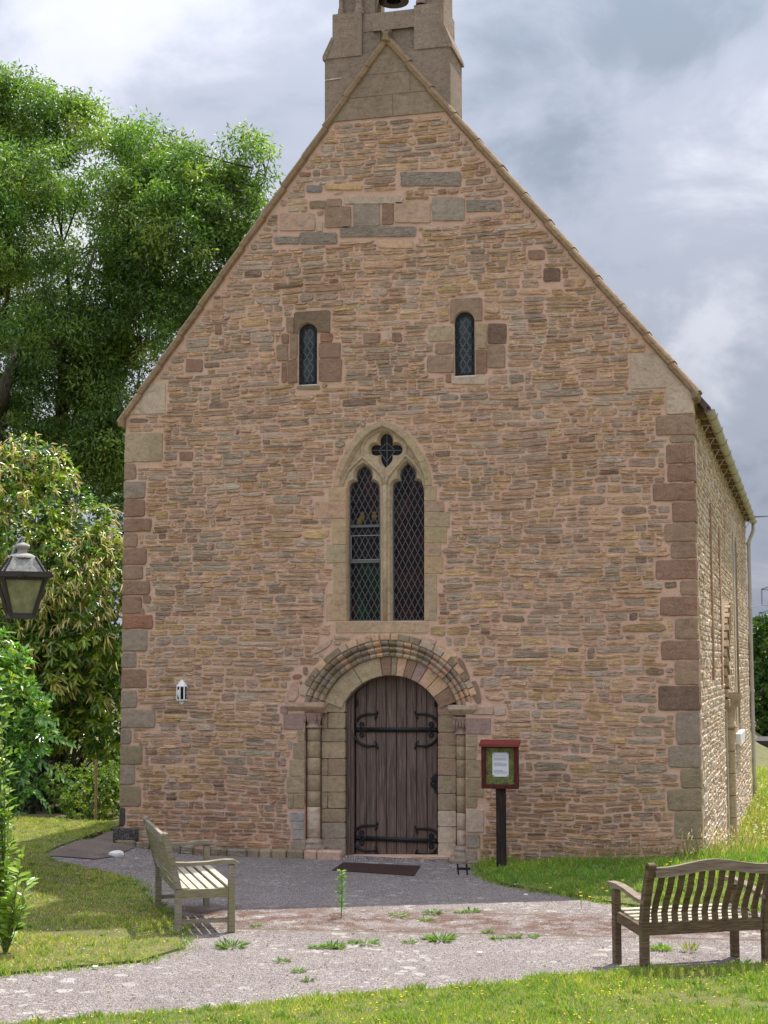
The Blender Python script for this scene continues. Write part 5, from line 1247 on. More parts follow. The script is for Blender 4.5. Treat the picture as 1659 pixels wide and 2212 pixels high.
for a_, b_ in (((-1, -1), (1, -1)), ((1, -1), (1, 1)), ((1, 1), (-1, 1)), ((-1, 1), (-1, -1))):
    for z_, r_ in ((zz(1328), rb_+.006), (zz(1252), rt-.012)): mb.bar((a_[0]*r_, a_[1]*r_, z_), (b_[0]*r_, b_[1]*r_, z_), .022, .022)
local(mb.build('lantern_frame', 'lantern_metal'), sl)
mb = MB(); rr_ = 60*px_
for a_, b_ in (((-1, -1), (1, -1)), ((1, -1), (1, 1)), ((1, 1), (-1, 1)), ((-1, 1), (-1, -1))): mb.bar((a_[0]*rr_*.86, a_[1]*rr_*.86, zr), (b_[0]*rr_*.86, b_[1]*rr_*.86, zr), .035, .045)
mb.bar((-rr_*1.15, 0, zr), (rr_*1.1, 0, zr), .03, .03); mb.bar((0, -rr_, zr), (0, rr_, zr), .03, .03); local(mb.build('lantern_rim', 'lantern_metal'), sl)
for k_ in range(4):
    mb = MB(); a_ = math.pi/2*k_; ca, sa = math.cos(a_), math.sin(a_); q0, q1 = rb_-.004, rt-.022
    mb.add([(ca*x-sa*y, sa*x+ca*y, z) for x, y, z in ((-q0, -q0, zz(1328)), (q0, -q0, zz(1328)), (q1, -q1, zz(1253)), (-q1, -q1, zz(1253)))], [(0, 1, 2, 3)]); local(mb.build('glass_pane', 'lamp_glass'), sl)
    mb = MB(); q0, q1 = 42*px_, 24*px_; mb.add([(ca*x-sa*y, sa*x+ca*y, z) for x, y, z in ((-q0, -q0, zz(1238)), (q0, -q0, zz(1238)), (q1, -q1, zz(1206)), (-q1, -q1, zz(1206)))], [(0, 1, 2, 3)]); local(mb.build('roof_pane', 'lamp_roof_glass'), sl)
for a_, b_ in ((-1, -1), (1, -1), (1, 1), (-1, 1)):
    mb = MB(); mb.bar((a_*43*px_, b_*43*px_, zz(1239)), (a_*25*px_, b_*25*px_, zz(1204)), .016, .016); local(mb.build('roof_bar', 'lantern_metal'), sl)
mb = MB(); s_ = px_; mb.lathe((0, 0, 0), [(30*s_, zz(1206)), (29*s_, zz(1202)), (20*s_, zz(1197)), (11*s_, zz(1195)), (10*s_, zz(1186)), (14*s_, zz(1184)), (16*s_, zz(1181)), (13*s_, zz(1176)), (6*s_, zz(1173)), (2*s_, zz(1170)), (2*s_, zz(1166)), (0, zz(1163))], 14); local(mb.build('lantern_cap', 'lantern_cap', smooth=True), sl)
mb = MB(); mb.tube([(-23*s_, 0, zz(1204)), (-16*s_, 0, zz(1185)), (-8*s_, 0, zz(1168)), (-2*s_, 0, zz(1161)), (3*s_, 0, zz(1162)), (4*s_, 0, zz(1168))], .009, 6); local(mb.build('lantern_loop', 'lantern_cap'), sl)
mb = MB(); mb.lathe((-.01, 0, zz(1262)), [(.001, -.03), (.035, -.02), (.045, .01), (.03, .06), (.02, .09)], 12); local(mb.build('light_bulb', 'white_paint', smooth=True), sl)
mb = MB(); mb.tube([(-rr_, 0, zr), (-.9, 0, zr), (-1.1, 0, zr)], .018, 8); mb.tube([(-1.1, 0, -.0), (-1.1, 0, zr+.25)], .045, 10); mb.tube([(-1.06, 0, zr-.3), (-.7, 0, zr-.02)], .012, 6); local(mb.build('lamp_post', 'lantern_metal'), sl)
print('t structure done')
# ------------------------------------------------------------------ vegetation
def leafmesh(name, mat, C, Dv, Nv, L, Wd, col, parent=None, fold=.25, droop=.0, shape=4, **props):
    "one mesh of many leaves: centre-base C, direction D, normal N, length L, width W, colour col (all arrays)"
    n = len(C); Dv = Dv/np.linalg.norm(Dv, axis=1, keepdims=True); Sd = np.cross(Dv, Nv); Sd /= np.maximum(1e-6, np.linalg.norm(Sd, axis=1, keepdims=True)); Nn = np.cross(Sd, Dv)
    L = np.broadcast_to(L, n)[:, None]; Wd = np.broadcast_to(Wd, n)[:, None]; dr = np.zeros((n, 3)); dr[:, 2] = -1
    if shape == 4:      # base, left, tip, right : two triangles folded on the midrib
        P = [C, C+Dv*L*.5+Sd*Wd*.5+Nn*Wd*fold, C+Dv*L+dr*L*droop, C+Dv*L*.5-Sd*Wd*.5+Nn*Wd*fold]; T = [(0, 1, 2), (0, 2, 3)]
    elif shape == 6:    # broader leaf with a bent midrib
        mid = C+Dv*L*.5+dr*L*droop*.25
        P = [C, C+Dv*L*.30+Sd*Wd*.46+Nn*Wd*fold, C+Dv*L*.68+Sd*Wd*.40+Nn*Wd*fold+dr*L*droop*.5, C+Dv*L+dr*L*droop, C+Dv*L*.68-Sd*Wd*.40+Nn*Wd*fold+dr*L*droop*.5, C+Dv*L*.30-Sd*Wd*.46+Nn*Wd*fold, mid]
        T = [(0, 1, 6), (1, 2, 6), (2, 3, 6), (3, 4, 6), (4, 5, 6), (5, 0, 6)]
    else:               # blade: two base points, mid points, tip
        P = [C-Sd*Wd*.5, C+Sd*Wd*.5, C+Dv*L*.55+Sd*Wd*.35, C+Dv*L*.55-Sd*Wd*.35, C+Dv*L+dr*L*droop+Nn*L*fold]; T = [(0, 1, 2), (0, 2, 3), (3, 2, 4)]
    k = len(P); V = np.stack(P, 1).reshape(-1, 3).astype(np.float32); T = np.array(T); F = (T[None]+np.arange(n)[:, None, None]*k).reshape(-1, 3)
    me = bpy.data.meshes.new(name); me.vertices.add(len(V)); me.vertices.foreach_set('co', V.ravel()); me.loops.add(F.size); me.loops.foreach_set('vertex_index', F.ravel().astype(np.int32))
    me.polygons.add(len(F)); me.polygons.foreach_set('loop_start', np.arange(0, F.size, 3, dtype=np.int32)); me.polygons.foreach_set('loop_total', np.full(len(F), 3, np.int32))
    a = me.color_attributes.new('Col', 'FLOAT_COLOR', 'POINT'); cc = np.ones((n, k, 4), np.float32); cc[:, :, :3] = np.asarray(col)[:, None, :]; a.data.foreach_set('color', cc.ravel())
    me.materials.append(MATS[mat]); me.update(calc_edges=True)
    o = bpy.data.objects.new(name, me); COL.objects.link(o)
    if parent: o.parent = parent; o.matrix_parent_inverse = parent.matrix_basis.inverted() if parent.type == 'EMPTY' else Matrix.Identity(4)
    for a_, v in props.items(): o[a_] = v
    return o
def unit(n, r=rng): v = r.normal(size=(n, 3)); return v/np.linalg.norm(v, axis=1, keepdims=True)
def cols(n, stops, w=None, var=.18):
    s = np.array(stops); c = s[rng.choice(len(s), n, p=w)]; return np.clip(c*rng.uniform(1-var, 1+var, (n, 1))*rng.uniform(.93, 1.07, (n, 3)), .002, 1)
def W3(u, v, y): x, z = fac(u, v, y); return np.array((x, y, z))
def nz(P, s, o=0.): return np.array([noise.noise(Vector((p[0]*s+o, p[1]*s, p[2]*s))) for p in P])

# --- ash tree behind the church
tree = empty('ash_tree', (-15.2, 20, -1), category='tree', label='tall ash tree with dark trunks behind the left side of the church')
tr = MB()
def Q(a, b, dy=0.): return W3(a/4.8, 633.6+b/4.8, 20+dy)
limbs = [([(600, 4200), (640, 2600), (650, 1400), (655, 1000), (640, 700), (640, 440)], (.34, .30, .20, .17, .13, .09), 0), ([(630, 640), (600, 520), (540, 420), (440, 250), (330, 240), (250, 330), (80, 450), (-200, 520)], (.13, .11, .10, .08, .07, .06, .05, .03), .6),
    ([(640, 440), (700, 320), (730, 150), (700, -150), (650, -500)], (.10, .08, .07, .05, .03), 0), ([(720, 1200), (760, 800), (785, 600), (800, 400), (830, 200), (900, -100), (1000, -500)], (.2, .17, .15, .12, .10, .07, .03), 1.),
    ([(800, 480), (860, 410), (960, 280), (1100, 100), (1300, -200), (1700, -700)], (.10, .08, .07, .06, .05, .02), 1.), ([(-150, 3500), (-60, 1600), (0, 1250), (30, 1100), (130, 870), (150, 700), (130, 500), (60, 200), (100, -300)], (.3, .24, .22, .2, .17, .14, .11, .08, .03), -1.),
    ([(140, 860), (260, 760), (380, 620), (520, 560)], (.10, .08, .06, .03), -1.), ([(760, 1000), (1000, 820), (1150, 760), (1300, 690), (1450, 570), (1650, 470), (2000, 200), (2300, -200)], (.14, .13, .13, .13, .12, .10, .07, .03), .5),
    ([(1350, 640), (1260, 520), (1240, 420), (1180, 330)], (.05, .04, .03, .015), .5), ([(440, 260), (540, 110), (560, 20), (480, -100), (430, -400)], (.06, .05, .04, .03, .015), .6), ([(1900, 300), (2200, -100), (2400, -500), (2500, -900), (2620, -1300)], (.05, .04, .03, .02, .012), .5),
    ([(2400, -500), (2620, -900), (2750, -1250), (2800, -1500)], (.02, .016, .012, .008), .5), ([(330, 245), (200, 100), (20, 0), (-100, -200)], (.06, .05, .04, .02), .3), ([(655, 1000), (820, 1150), (1000, 1060), (1200, 1000)], (.07, .05, .04, .02), 0)]
skel = []
for pl, rs, dy in limbs:
    pts_ = [Q(a, b, dy+.8*math.sin(i*1.3)*(i > 1)) for i, (a, b) in enumerate(pl)]; pp = []; rr_ = []
    for i in range(len(pts_)-1):
        for k_ in range(3): f = k_/3; q = pts_[i]*(1-f)+pts_[i+1]*f; pp.append(q+np.array(noise.noise_vector(Vector(q*.9)))*.12); rr_.append((rs[i]*(1-f)+rs[i+1]*f)*1.0)
    pp.append(pts_[-1]); rr_.append(rs[-1]); skel += [p for p in pp if p[2] > 6]; tr.tube(pp, rr_, 9)
skel = np.array(skel)
ell = [((120, 570), 330, 385, 4.4, 1.1), ((-170, 450), 300, 330, 4.4, .8), ((400, 520), 170, 215, 3., 1.1), ((500, 470), 90, 115, 2., .9), ((330, 720), 150, 190, 2.6, .75), ((60, 830), 260, 190, 3., .6), ((240, 960), 110, 110, 2., 1.3), ((270, 850), 100, 120, 2., 1.1), ((150, 1010), 150, 90, 2., .8), ((240, 1040), 80, 70, 1.6, 1.2), ((530, 360), 50, 60, 1.0, .25), ((578, 350), 20, 34, .5, .16), ((540, 312), 18, 34, .5, .14), ((300, 285), 90, 50, 1.6, .5), ((60, 235), 90, 70, 2., 1.), ((170, 265), 80, 60, 2., 1.), ((-60, 230), 110, 70, 2., .8), ((280, 345), 110, 80, 1.8, 1.), ((390, 410), 80, 90, 1.8, .9)]
CC = []
for (u, v), ru, rv, ry, dens in ell:
    c = W3(u, v, 20.5); ax_ = np.array((ru/81., ry, rv/81.)); n = int(dens*34*(ax_[0]*ax_[2]+.35))
    d = unit(n)*rng.uniform(.25, 1, (n, 1))**.45; d[:, 1] = -np.abs(d[:, 1])*np.where(rng.random(n) < .68, 1, -1); CC.append(c+d*ax_)
CC = np.concatenate(CC); keepm = nz(CC, .38, 4.)+nz(CC, .9, 9.)*.5 > np.where(CC[:, 2] > 13.2, -.34, np.where(CC[:, 2] > 9.6, .02, -.2)); CC = CC[keepm]; CC = CC[CC[:, 2] > 6.2]
nc = len(CC); per = 175; cid = np.repeat(np.arange(nc), per); n = len(cid)
sz = rng.uniform(.32, .72, nc); off = unit(n)*(rng.random((n, 1))**.5)*sz[cid][:, None]*np.array((1.15, 1.1, .8)); Cn = CC[cid]+off
Dd = off*.6+rng.normal(size=(n, 3))*.5; Dd[:, 2] -= .35
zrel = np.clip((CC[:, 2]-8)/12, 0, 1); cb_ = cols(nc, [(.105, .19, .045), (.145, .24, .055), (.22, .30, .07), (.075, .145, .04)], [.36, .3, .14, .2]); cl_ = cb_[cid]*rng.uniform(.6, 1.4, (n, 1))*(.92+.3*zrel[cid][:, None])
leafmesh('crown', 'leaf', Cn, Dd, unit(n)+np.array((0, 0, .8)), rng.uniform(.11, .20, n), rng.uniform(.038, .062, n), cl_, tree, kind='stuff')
for c in CC[rng.choice(nc, min(nc, 300), replace=False)]:
    q = skel[np.argmin(((skel-c)**2).sum(1)+rng.uniform(0, .5, len(skel)))]
    if np.linalg.norm(q-c) < 2.6:
        m_ = (q+c)/2+rng.normal(size=3)*.15; tr.tube([q, m_, c, c+(c-q)*.1], [.035, .022, .012, .004], 4)
tro = tr.build('trunk', 'bark', smooth=True); tro.parent = tree; tro.matrix_parent_inverse = tree.matrix_basis.inverted()
print('ash', n)

def bush(ells, y0, scale, nros, ros, front=.75):
    "rosette centres with outward normals on the shells of a set of ellipsoids"
    P_, N_ = [], []
    tot = sum(e[1]*e[2] for e in ells)
    for (u, v), ru, rv, ry, *yy in ells:
        c = W3(u, v, y0+(yy[0] if yy else 0)); ax_ = np.array((ru/scale, ry, rv/scale)); n = int(nros*ru*rv/tot); d = unit(n); d[:, 1] = np.where(rng.random(n) < front, -np.abs(d[:, 1]), d[:, 1])
        rad = np.where(rng.random(n) < .72, rng.uniform(.9, 1.06, n), rng.uniform(.45, .9, n)); p = c+d*ax_*rad[:, None]; p += .16*np.array([noise.noise_vector(Vector(q*1.6)) for q in p]); P_.append(p); N_.append(d)
    return np.concatenate(P_), np.concatenate(N_)
def rosettes(P_, N_, k, L, Wd, palette, w, spread=.8, droop=.3, updir=.25):
    n = len(P_)*k; i = np.repeat(np.arange(len(P_)), k); T = unit(n); Nn = N_[i]; T = T-(T*Nn).sum(1, keepdims=True)*Nn; T /= np.linalg.norm(T, axis=1, keepdims=True)
    Dv = T*spread+Nn*rng.uniform(.25, .9, (n, 1)); Dv[:, 2] += updir; cb_ = cols(len(P_), palette, w)[i]*rng.uniform(.75, 1.3, (n, 1))
    return P_[i]+rng.normal(size=(n, 3))*L*.15, Dv, Nn+rng.normal(size=(n, 3))*.35+np.array((0, 0, .5)), L*rng.uniform(.7, 1.15, n), Wd*rng.uniform(.8, 1.15, n), cb_
def nearleaves(parent, arrs, mat, nobj, shape, fold, droop, name='leaf', ymax=None):
    "the leaves that show largest become parts, the rest one part"
    C, Dv, Nv, L, Wd, col = arrs; q = C-CAM; dpt = q@_F; u = 829.5+FPX*(q@_R)/dpt; v = 1106-FPX*(q@_U)/dpt
    vis = (u > 0) & (u < 1659); score = np.where(vis, L/dpt*(1+.4*rng.random(len(C)))-(C[:, 1]-C[:, 1].min())*.0006, -1); idx = np.argsort(-score)[:nobj]; mk = np.zeros(len(C), bool); mk[idx] = True
    leafmesh('foliage', mat, C[~mk], Dv[~mk], Nv[~mk], L[~mk], Wd[~mk], col[~mk], parent, fold, droop, shape, kind='stuff')
    protos = []
    for k_ in range(6):
        c = col[mk][rng.integers(mk.sum())][None]
        o = leafmesh(name, mat, np.zeros((1, 3)), np.array([[1., 0, 0]]), np.array([[0, 0, 1.]]), 1., .36, c, None, fold, droop*.6, shape); protos.append(o.data); bpy.data.objects.remove(o)
    inv = parent.matrix_basis.inverted()
    for i in idx:
        d = Vector(Dv[i]).normalized(); nv = Vector(Nv[i]); s_ = d.cross(nv).normalized(); nn = s_.cross(d)
        o = bpy.data.objects.new(name, protos[int(rng.integers(6))]); COL.objects.link(o); R_ = Matrix(((d.x, -s_.x, nn.x, 0), (d.y, -s_.y, nn.y, 0), (d.z, -s_.z, nn.z, 0), (0, 0, 0, 1)))
        o.parent = parent; o.matrix_parent_inverse = inv; o.matrix_basis = Matrix.Translation(Vector(C[i])) @ R_ @ Matrix.Diagonal((L[i], Wd[i]/.36, L[i], 1))
def stems(parent, base, tops, r=.02, mat='bark'):
    mb = MB()
    for t_ in tops:
        b = np.array(base)+rng.normal(size=3)*np.array((.12, .12, 0)); m1_ = b*.6+t_*.4+rng.normal(size=3)*.12; m2_ = b*.25+t_*.75+rng.normal(size=3)*.1; mb.tube([b, m1_, m2_, t_], [r, r*.8, r*.5, r*.2], 5)
    o = mb.build('stem', mat, smooth=True); o.parent = parent; o.matrix_parent_inverse = parent.matrix_basis.inverted()

# --- flowering shrub with hanging pale catkins
s1 = W3(90, 1640, 5.); sh = empty('flowering_tree', (s1[0], 5., 0), category='tree', label='bushy tree with long leaves and hanging pale yellow catkins left of the church')
ES = [((30, 1215), 205, 265, 1.6), ((185, 1330), 130, 250, 1.3), ((-150, 1250), 220, 290, 1.6), ((60, 1440), 190, 210, 1.4, -.2), ((250, 1420), 70, 260, 1.0, .2), ((70, 1010), 85, 62, .8)]
P_, N_ = bush(ES, 5.2, 132., 4200, 9)
g1 = rosettes(P_, N_, 9, .17, .05, [(.08, .17, .025), (.15, .25, .03), (.30, .38, .05), (.04, .10, .02)], [.28, .3, .3, .12])
nearleaves(sh, g1, 'glossy_leaf', 280, 6, .18, .32)
pc_ = P_[(N_[:, 2] > -.35) & (N_[:, 1] < .3)]; nn_ = N_[(N_[:, 2] > -.35) & (N_[:, 1] < .3)]; wgt = np.clip(.34+nz(pc_, .9, 3.)*1.1+nn_[:, 2]*.35, .05, 1); ch = rng.random(len(pc_)) < wgt*.72; pc_, nn_ = pc_[ch], nn_[ch]
k = 9; i_ = np.repeat(np.arange(len(pc_)), k); n = len(i_); C0 = pc_[i_]+nn_[i_]*.07+rng.normal(size=(n, 3))*.045; D0 = nn_[i_]*.5+rng.normal(size=(n, 3))*.45+np.array((.15, 0, -.55))
leafmesh('catkins', 'petal', C0, D0, unit(n), rng.uniform(.12, .21, n), rng.uniform(.022, .034, n), cols(n, [(.62, .54, .20), (.68, .62, .30), (.52, .36, .16), (.54, .58, .14)], [.4, .3, .15, .15]), sh, .4, .35, 6, kind='stuff')
stems(sh, (s1[0], 5.3, -.2), P_[rng.choice(len(P_), 60)], .05)
core = MB()   # inner twigs thick enough to close the bush
# --- hedge mass behind, closing the view under the tree
hd = W3(60, 1500, 9.); hg = empty('hedge', (hd[0], 9.5, 0), category='hedge', label='dark leafy hedge behind the flowering tree left of the church')
P2, N2 = bush([((40, 1500), 330, 240, 1.5), ((-220, 1480), 300, 260, 1.5), ((230, 1560), 120, 170, 1.2), ((210, 1270), 120, 190, 1.2), ((100, 1200), 120, 160, 1.2), ((255, 1150), 60, 90, .8)], 9.5, 114., 2300, 9)
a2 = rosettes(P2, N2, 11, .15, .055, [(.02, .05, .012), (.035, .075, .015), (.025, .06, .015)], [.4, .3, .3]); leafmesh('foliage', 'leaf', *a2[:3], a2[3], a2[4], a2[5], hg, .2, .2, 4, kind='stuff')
stems(hg, (hd[0], 9.6, -.2), P2[rng.choice(len(P2), 40)], .05)
# --- laurel in the left foreground
l1 = W3(-40, 1800, -3.); la = empty('laurel_bush', (l1[0], -3., 0), category='bush', label='bright green glossy laurel bush at the left edge of the lawn')
EL = [((-40, 1590), 150, 205, .8), ((-70, 1440), 110, 110, .6), ((30, 1640), 85, 115, .6, -.1), ((75, 1590), 55, 55, .35, -.1), ((20, 1475), 50, 80, .4, -.1), ((-50, 1800), 72, 110, .4, -1.0), ((-62, 1900), 72, 100, .35, -1.6)]
P_, N_ = bush(EL, -3., 198., 1300, 9)
g1 = rosettes(P_, N_, 10, .115, .036, [(.07, .19, .03), (.10, .25, .04), (.24, .38, .05), (.035, .11, .025)], [.36, .3, .18, .16], 1., .2, .45)
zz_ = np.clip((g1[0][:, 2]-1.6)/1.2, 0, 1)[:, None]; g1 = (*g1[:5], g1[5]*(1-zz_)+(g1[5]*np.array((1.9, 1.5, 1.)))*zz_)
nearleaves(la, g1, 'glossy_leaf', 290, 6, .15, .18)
stems(la, (l1[0]-.3, -2.9, -.1), P_[rng.choice(len(P_), 30)], .014)
# arching sprays at its right
sp = MB(); CS, DS, NS_ = [], [], []
for (u0, v0, u1, v1) in ((90, 1590, 158, 1606), (80, 1640, 150, 1690), (60, 1500, 118, 1505), (70, 1550, 125, 1560), (60, 1690, 105, 1740)):
    a_, b_ = W3(u0, v0, -3.4), W3(u1, v1, -3.5); sp.tube([a_, (a_+b_)/2+np.array((0, 0, .05)), b_], [.006, .005, .002], 4)
    for f in np.linspace(.1, 1., 9):
        for sg in (-1, 1): CS.append(a_+(b_-a_)*f); DS.append((b_-a_)/np.linalg.norm(b_-a_)*.7+np.array((0, -.3, .5*sg))+rng.normal(size=3)*.2); NS_.append(np.array((0, -1., .5))+rng.normal(size=3)*.3)
n = len(CS); leafmesh('spray_leaves', 'glossy_leaf', np.array(CS), np.array(DS), np.array(NS_), rng.uniform(.07, .11, n), .033, cols(n, [(.10, .24, .05), (.16, .30, .08)]), la, .15, .1, 6, kind='stuff'); o = sp.build('twig', 'bark', kind='stuff'); o.parent = la; o.matrix_parent_inverse = la.matrix_basis.inverted()
# --- young plant, close at the left edge
yp_ = np.array((*gnd(18, 2065), 0.)); yg_ = empty('young_shrub', yp_, category='shrub', label='young shrub with large yellow green leaves at the lower left edge')
sp = MB(); CS, DS, NS_ = [], [], []
for k_, (u, v, dy) in enumerate(((0, 1800, .1), (12, 1880, 0), (38, 1885, -.1), (60, 1905, -.05), (8, 1700, .2), (-15, 1600, .2), (28, 1940, -.1), (-20, 1750, 0), (48, 1960, -.05), (2, 1520, .25), (-30, 1830, .1), (10, 1960, 0), (-8, 1440, .3), (5, 1480, .3), (-25, 1500, .25), (14, 1560, .2), (-20, 1650, .2), (2, 1740, .15), (20, 1820, .05), (-12, 1880, .05), (30, 1990, -.05), (-5, 2010, 0), (22, 1640, .2), (-35, 1700, .1), (48, 1850, -.1))):
    y = yp_[1]+dy; tip = W3(u, v, y); a_ = yp_+np.array((-.03, 0, 0)); mid_ = a_*.4+tip*.6+rng.normal(size=3)*.02; sp.tube([a_, mid_, tip], [.008, .005, .002], 5)
    for f in np.linspace(.3, 1.02, 19):
        q = (a_*(1-f)**2+mid_*2*f*(1-f)+tip*f*f); aa = rng.uniform(0, 6.28); CS.append(q); DS.append(np.array((math.cos(aa), math.sin(aa)*.7, .45)) if f < 1 else np.array((.1, 0, 1.))); NS_.append(np.array((0, -.4, 1.))+rng.normal(size=3)*.25)
n = len(CS); arr = (np.array(CS), np.array(DS), np.array(NS_), rng.uniform(.08, .14, n), rng.uniform(.040, .060, n), cols(n, [(.16, .30, .045), (.24, .36, .05), (.10, .22, .04)]))
nearleaves(yg_, arr, 'glossy_leaf', 295, 6, .12, .22)
sp.c = [(.16, .20, .07)]*len(sp.f); o = sp.build('stem', 'grass'); o.parent = yg_; o.matrix_parent_inverse = yg_.matrix_basis.inverted()
# --- low sunlit bramble bank beside the church corner
bb = W3(190, 1790, 2.5); bk = empty('bramble_patch', (bb[0], 2.6, 0), category='bramble', label='low light green bramble patch beside the left corner of the church')
P_, N_ = bush([((205, 1735), 60, 75, .7), ((235, 1690), 35, 55, .6, .3), ((165, 1690), 55, 45, .6, .5), ((250, 1760), 30, 40, .6, .2), ((140, 1790), 45, 22, .5)], 3., 147., 900, 7, .6)
a2 = rosettes(P_, N_, 9, .065, .035, [(.13, .21, .035), (.20, .28, .05), (.08, .15, .03)], [.4, .35, .25]); leafmesh('foliage', 'leaf', *a2, bk, .2, .1, 4, kind='stuff')
stems(bk, (bb[0], 2.9, -.1), P_[rng.choice(len(P_), 30)], .01)
mb = MB(); q = W3(206, 1720, 2.2); mb.tube([(q[0], 2.2, .1), (q[0]+.01, 2.2, .55), (q[0]+.0, 2.2, q[2]+.55)], .022, 7, (.4, .3, .2)); mb.build('garden_stake', 'rafter_wood', category='stake', label='short pale wooden stake standing in the bramble patch')
# low bush for the shadow under the shrubs, shade put in its leaf colours
df = W3(60, 1740, 3.8); hf = empty('shade_bush', (df[0], 4., 0), category='bush', label='low bush with the shade under the flowering tree put into its leaf colour')
P_, N_ = bush([((70, 1720), 120, 90, .6), ((-80, 1720), 130, 110, .6), ((150, 1770), 60, 45, .5)], 4., 141., 700, 7)
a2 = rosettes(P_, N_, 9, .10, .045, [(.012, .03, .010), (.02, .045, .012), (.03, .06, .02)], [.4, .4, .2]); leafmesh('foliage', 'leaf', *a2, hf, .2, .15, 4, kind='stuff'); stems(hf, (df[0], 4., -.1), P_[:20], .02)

# --- far right: hedge trees, cabin, car, picket fence, pylon
def GZ(x, y): return gz(x, y)-(1.9*sst(18, 34, y) if x > 3 else 0)
for k_, (u, v, rv, y, lab) in enumerate(((1652, 1450, 95, 44, 'dark green conifer behind the grey cabin right of the church'), (1700, 1420, 110, 46, 'bushy tree at the right edge of the view behind the picket fence'))):
    q = W3(u, v, y); s_ = FPX/(y-CAM[1]); t0 = empty('hedge_tree', (q[0], y, -2.4), category='tree', label=lab)
    P_, N_ = bush([((u, v), 42 if k_ == 0 else 55, rv, 1.2), ((u-6, v-rv*.75), 22, 45, .8), ((u, v+60), 45, 70, 1.)], y, s_, 900, 7, .7)
    a2 = rosettes(P_, N_, 10, .24, .07, [(.03, .075, .015), (.06, .12, .02), (.10, .17, .03)], [.45, .35, .2]); leafmesh('crown', 'leaf', *a2, t0, .2, .1, 4, kind='stuff')
    mb = MB(); mb.tube([(q[0], y, -2.6), (q[0], y, q[2])], [.25, .1], 8); o = mb.build('trunk', 'bark'); o.parent = t0; o.matrix_parent_inverse = t0.matrix_basis.inverted()
def far(u, v, y): return W3(u, v, y)
yc = 38.; q0, q1 = far(1634, 1664, yc), far(1700, 1610, yc); cbn = empty('cabin', (q0[0], yc, q0[2]), category='cabin', label='low grey cabin with dark roof seen past the church downpipe')
mb = MB(); mb.box(q0[0], q1[0], yc, yc+3, -2.6, q1[2]); o = mb.build('wall', 'far_grey'); o.parent = cbn; o.matrix_parent_inverse = cbn.matrix_basis.inverted()
mb = MB(); mb.box(q0[0]-.15, q1[0]+.1, yc-.2, yc+3.2, q1[2], q1[2]+.16); o = mb.build('roof', 'dark_roof'); o.parent = cbn; o.matrix_parent_inverse = cbn.matrix_basis.inverted()
mb = MB(); mb.box(q0[0]+.03, q0[0]+.13, yc-.02, yc, -2.6, q1[2]-.02); o = mb.build('corner_post', 'dark_roof'); o.parent = cbn; o.matrix_parent_inverse = cbn.matrix_basis.inverted()
yc = 33.; qa = far(1640, 1680, yc); car = empty('parked_car', (qa[0]+1.2, yc, -2.3), category='car', label='white car parked behind the picket fence at the far right'); cz0 = qa[2]
mb = MB(); prof = [(-.2, -1.0), (-.25, -.55), (.1, -.22), (.75, -.12), (1.35, .38), (2.3, .40), (3.1, -.05), (3.4, -.5), (3.4, -1.0)]; mb.prism([(qa[0]+a_, cz0+b_) for a_, b_ in prof], yc, yc+1.6, bev=.05, back=True); o = mb.build('body', 'car_paint'); o.parent = car; o.matrix_parent_inverse = car.matrix_basis.inverted()
mb = MB(); mb.prism([(qa[0]+a_, cz0+b_) for a_, b_ in ((.95, -.08), (1.4, .31), (2.2, .33), (2.75, -.05))], yc-.01, yc+.02); o = mb.build('car_window', 'dark_glass'); o.parent = car; o.matrix_parent_inverse = car.matrix_basis.inverted()
for xx in (.4, 2.7): mb = MB(); mb.tube([(qa[0]+xx, yc-.02, cz0-1.0), (qa[0]+xx, yc+.2, cz0-1.0)], .31, 14); o = mb.build('wheel', 'tyre'); o.parent = car; o.matrix_parent_inverse = car.matrix_basis.inverted()
yc = 27.; qa, qb = far(1634, 1705, yc), far(1634, 1671, yc); pf = empty('picket_fence', (qa[0], yc, qa[2]), category='fence', label='brown picket fence at the right end of the churchyard'); h_ = qb[2]-qa[2]
for i in range(14): x = qa[0]+i*.16; mb = MB(); mb.prism([(x-.045, qa[2]-.3), (x+.045, qa[2]-.3), (x+.045, qb[2]-.07), (x+.03, qb[2]-.01), (x, qb[2]), (x-.03, qb[2]-.01), (x-.045, qb[2]-.07)], yc, yc+.02, back=True); o = mb.build('picket', 'fence_wood'); o.parent = pf; o.matrix_parent_inverse = pf.matrix_basis.inverted()
mb = MB(); mb.box(qa[0]-.1, qa[0]+2.3, yc+.02, yc+.06, qa[2]+h_*.3, qa[2]+h_*.3+.07); mb.box(qa[0]-.1, qa[0]+2.3, yc+.02, yc+.06, qb[2]-h_*.35, qb[2]-h_*.35+.07); o = mb.build('rail', 'fence_wood'); o.parent = pf; o.matrix_parent_inverse = pf.matrix_basis.inverted()
yc = 260.; P3 = lambda u, v: tuple(W3(u, v, yc)); qc = W3(1690, 1400, yc); py = empty('pylon', (qc[0], yc, 0), category='pylon', label='distant steel electricity pylon arm at the right edge')
mb = MB(); xl_, xr2 = qc[0]-1.6, qc[0]+1.6
for s_ in (-1, 1):
    for s2 in (-1, 1): mb.bar((qc[0]+s_*3.4, yc+s2*3.4, -8), (qc[0]+s_*.6, yc+s2*.6, W3(1690, 1215, yc)[2]), .25, .25)
for i in range(9):
    z_ = -4+i*4.2; w_ = 3.4-2.8*(z_+8)/46; mb.bar((qc[0]-w_, yc-w_, z_), (qc[0]+w_*.9, yc-w_*.9, z_+4), .16, .16); mb.bar((qc[0]+w_, yc-w_, z_), (qc[0]-w_*.9, yc-w_*.9, z_+4), .16, .16)
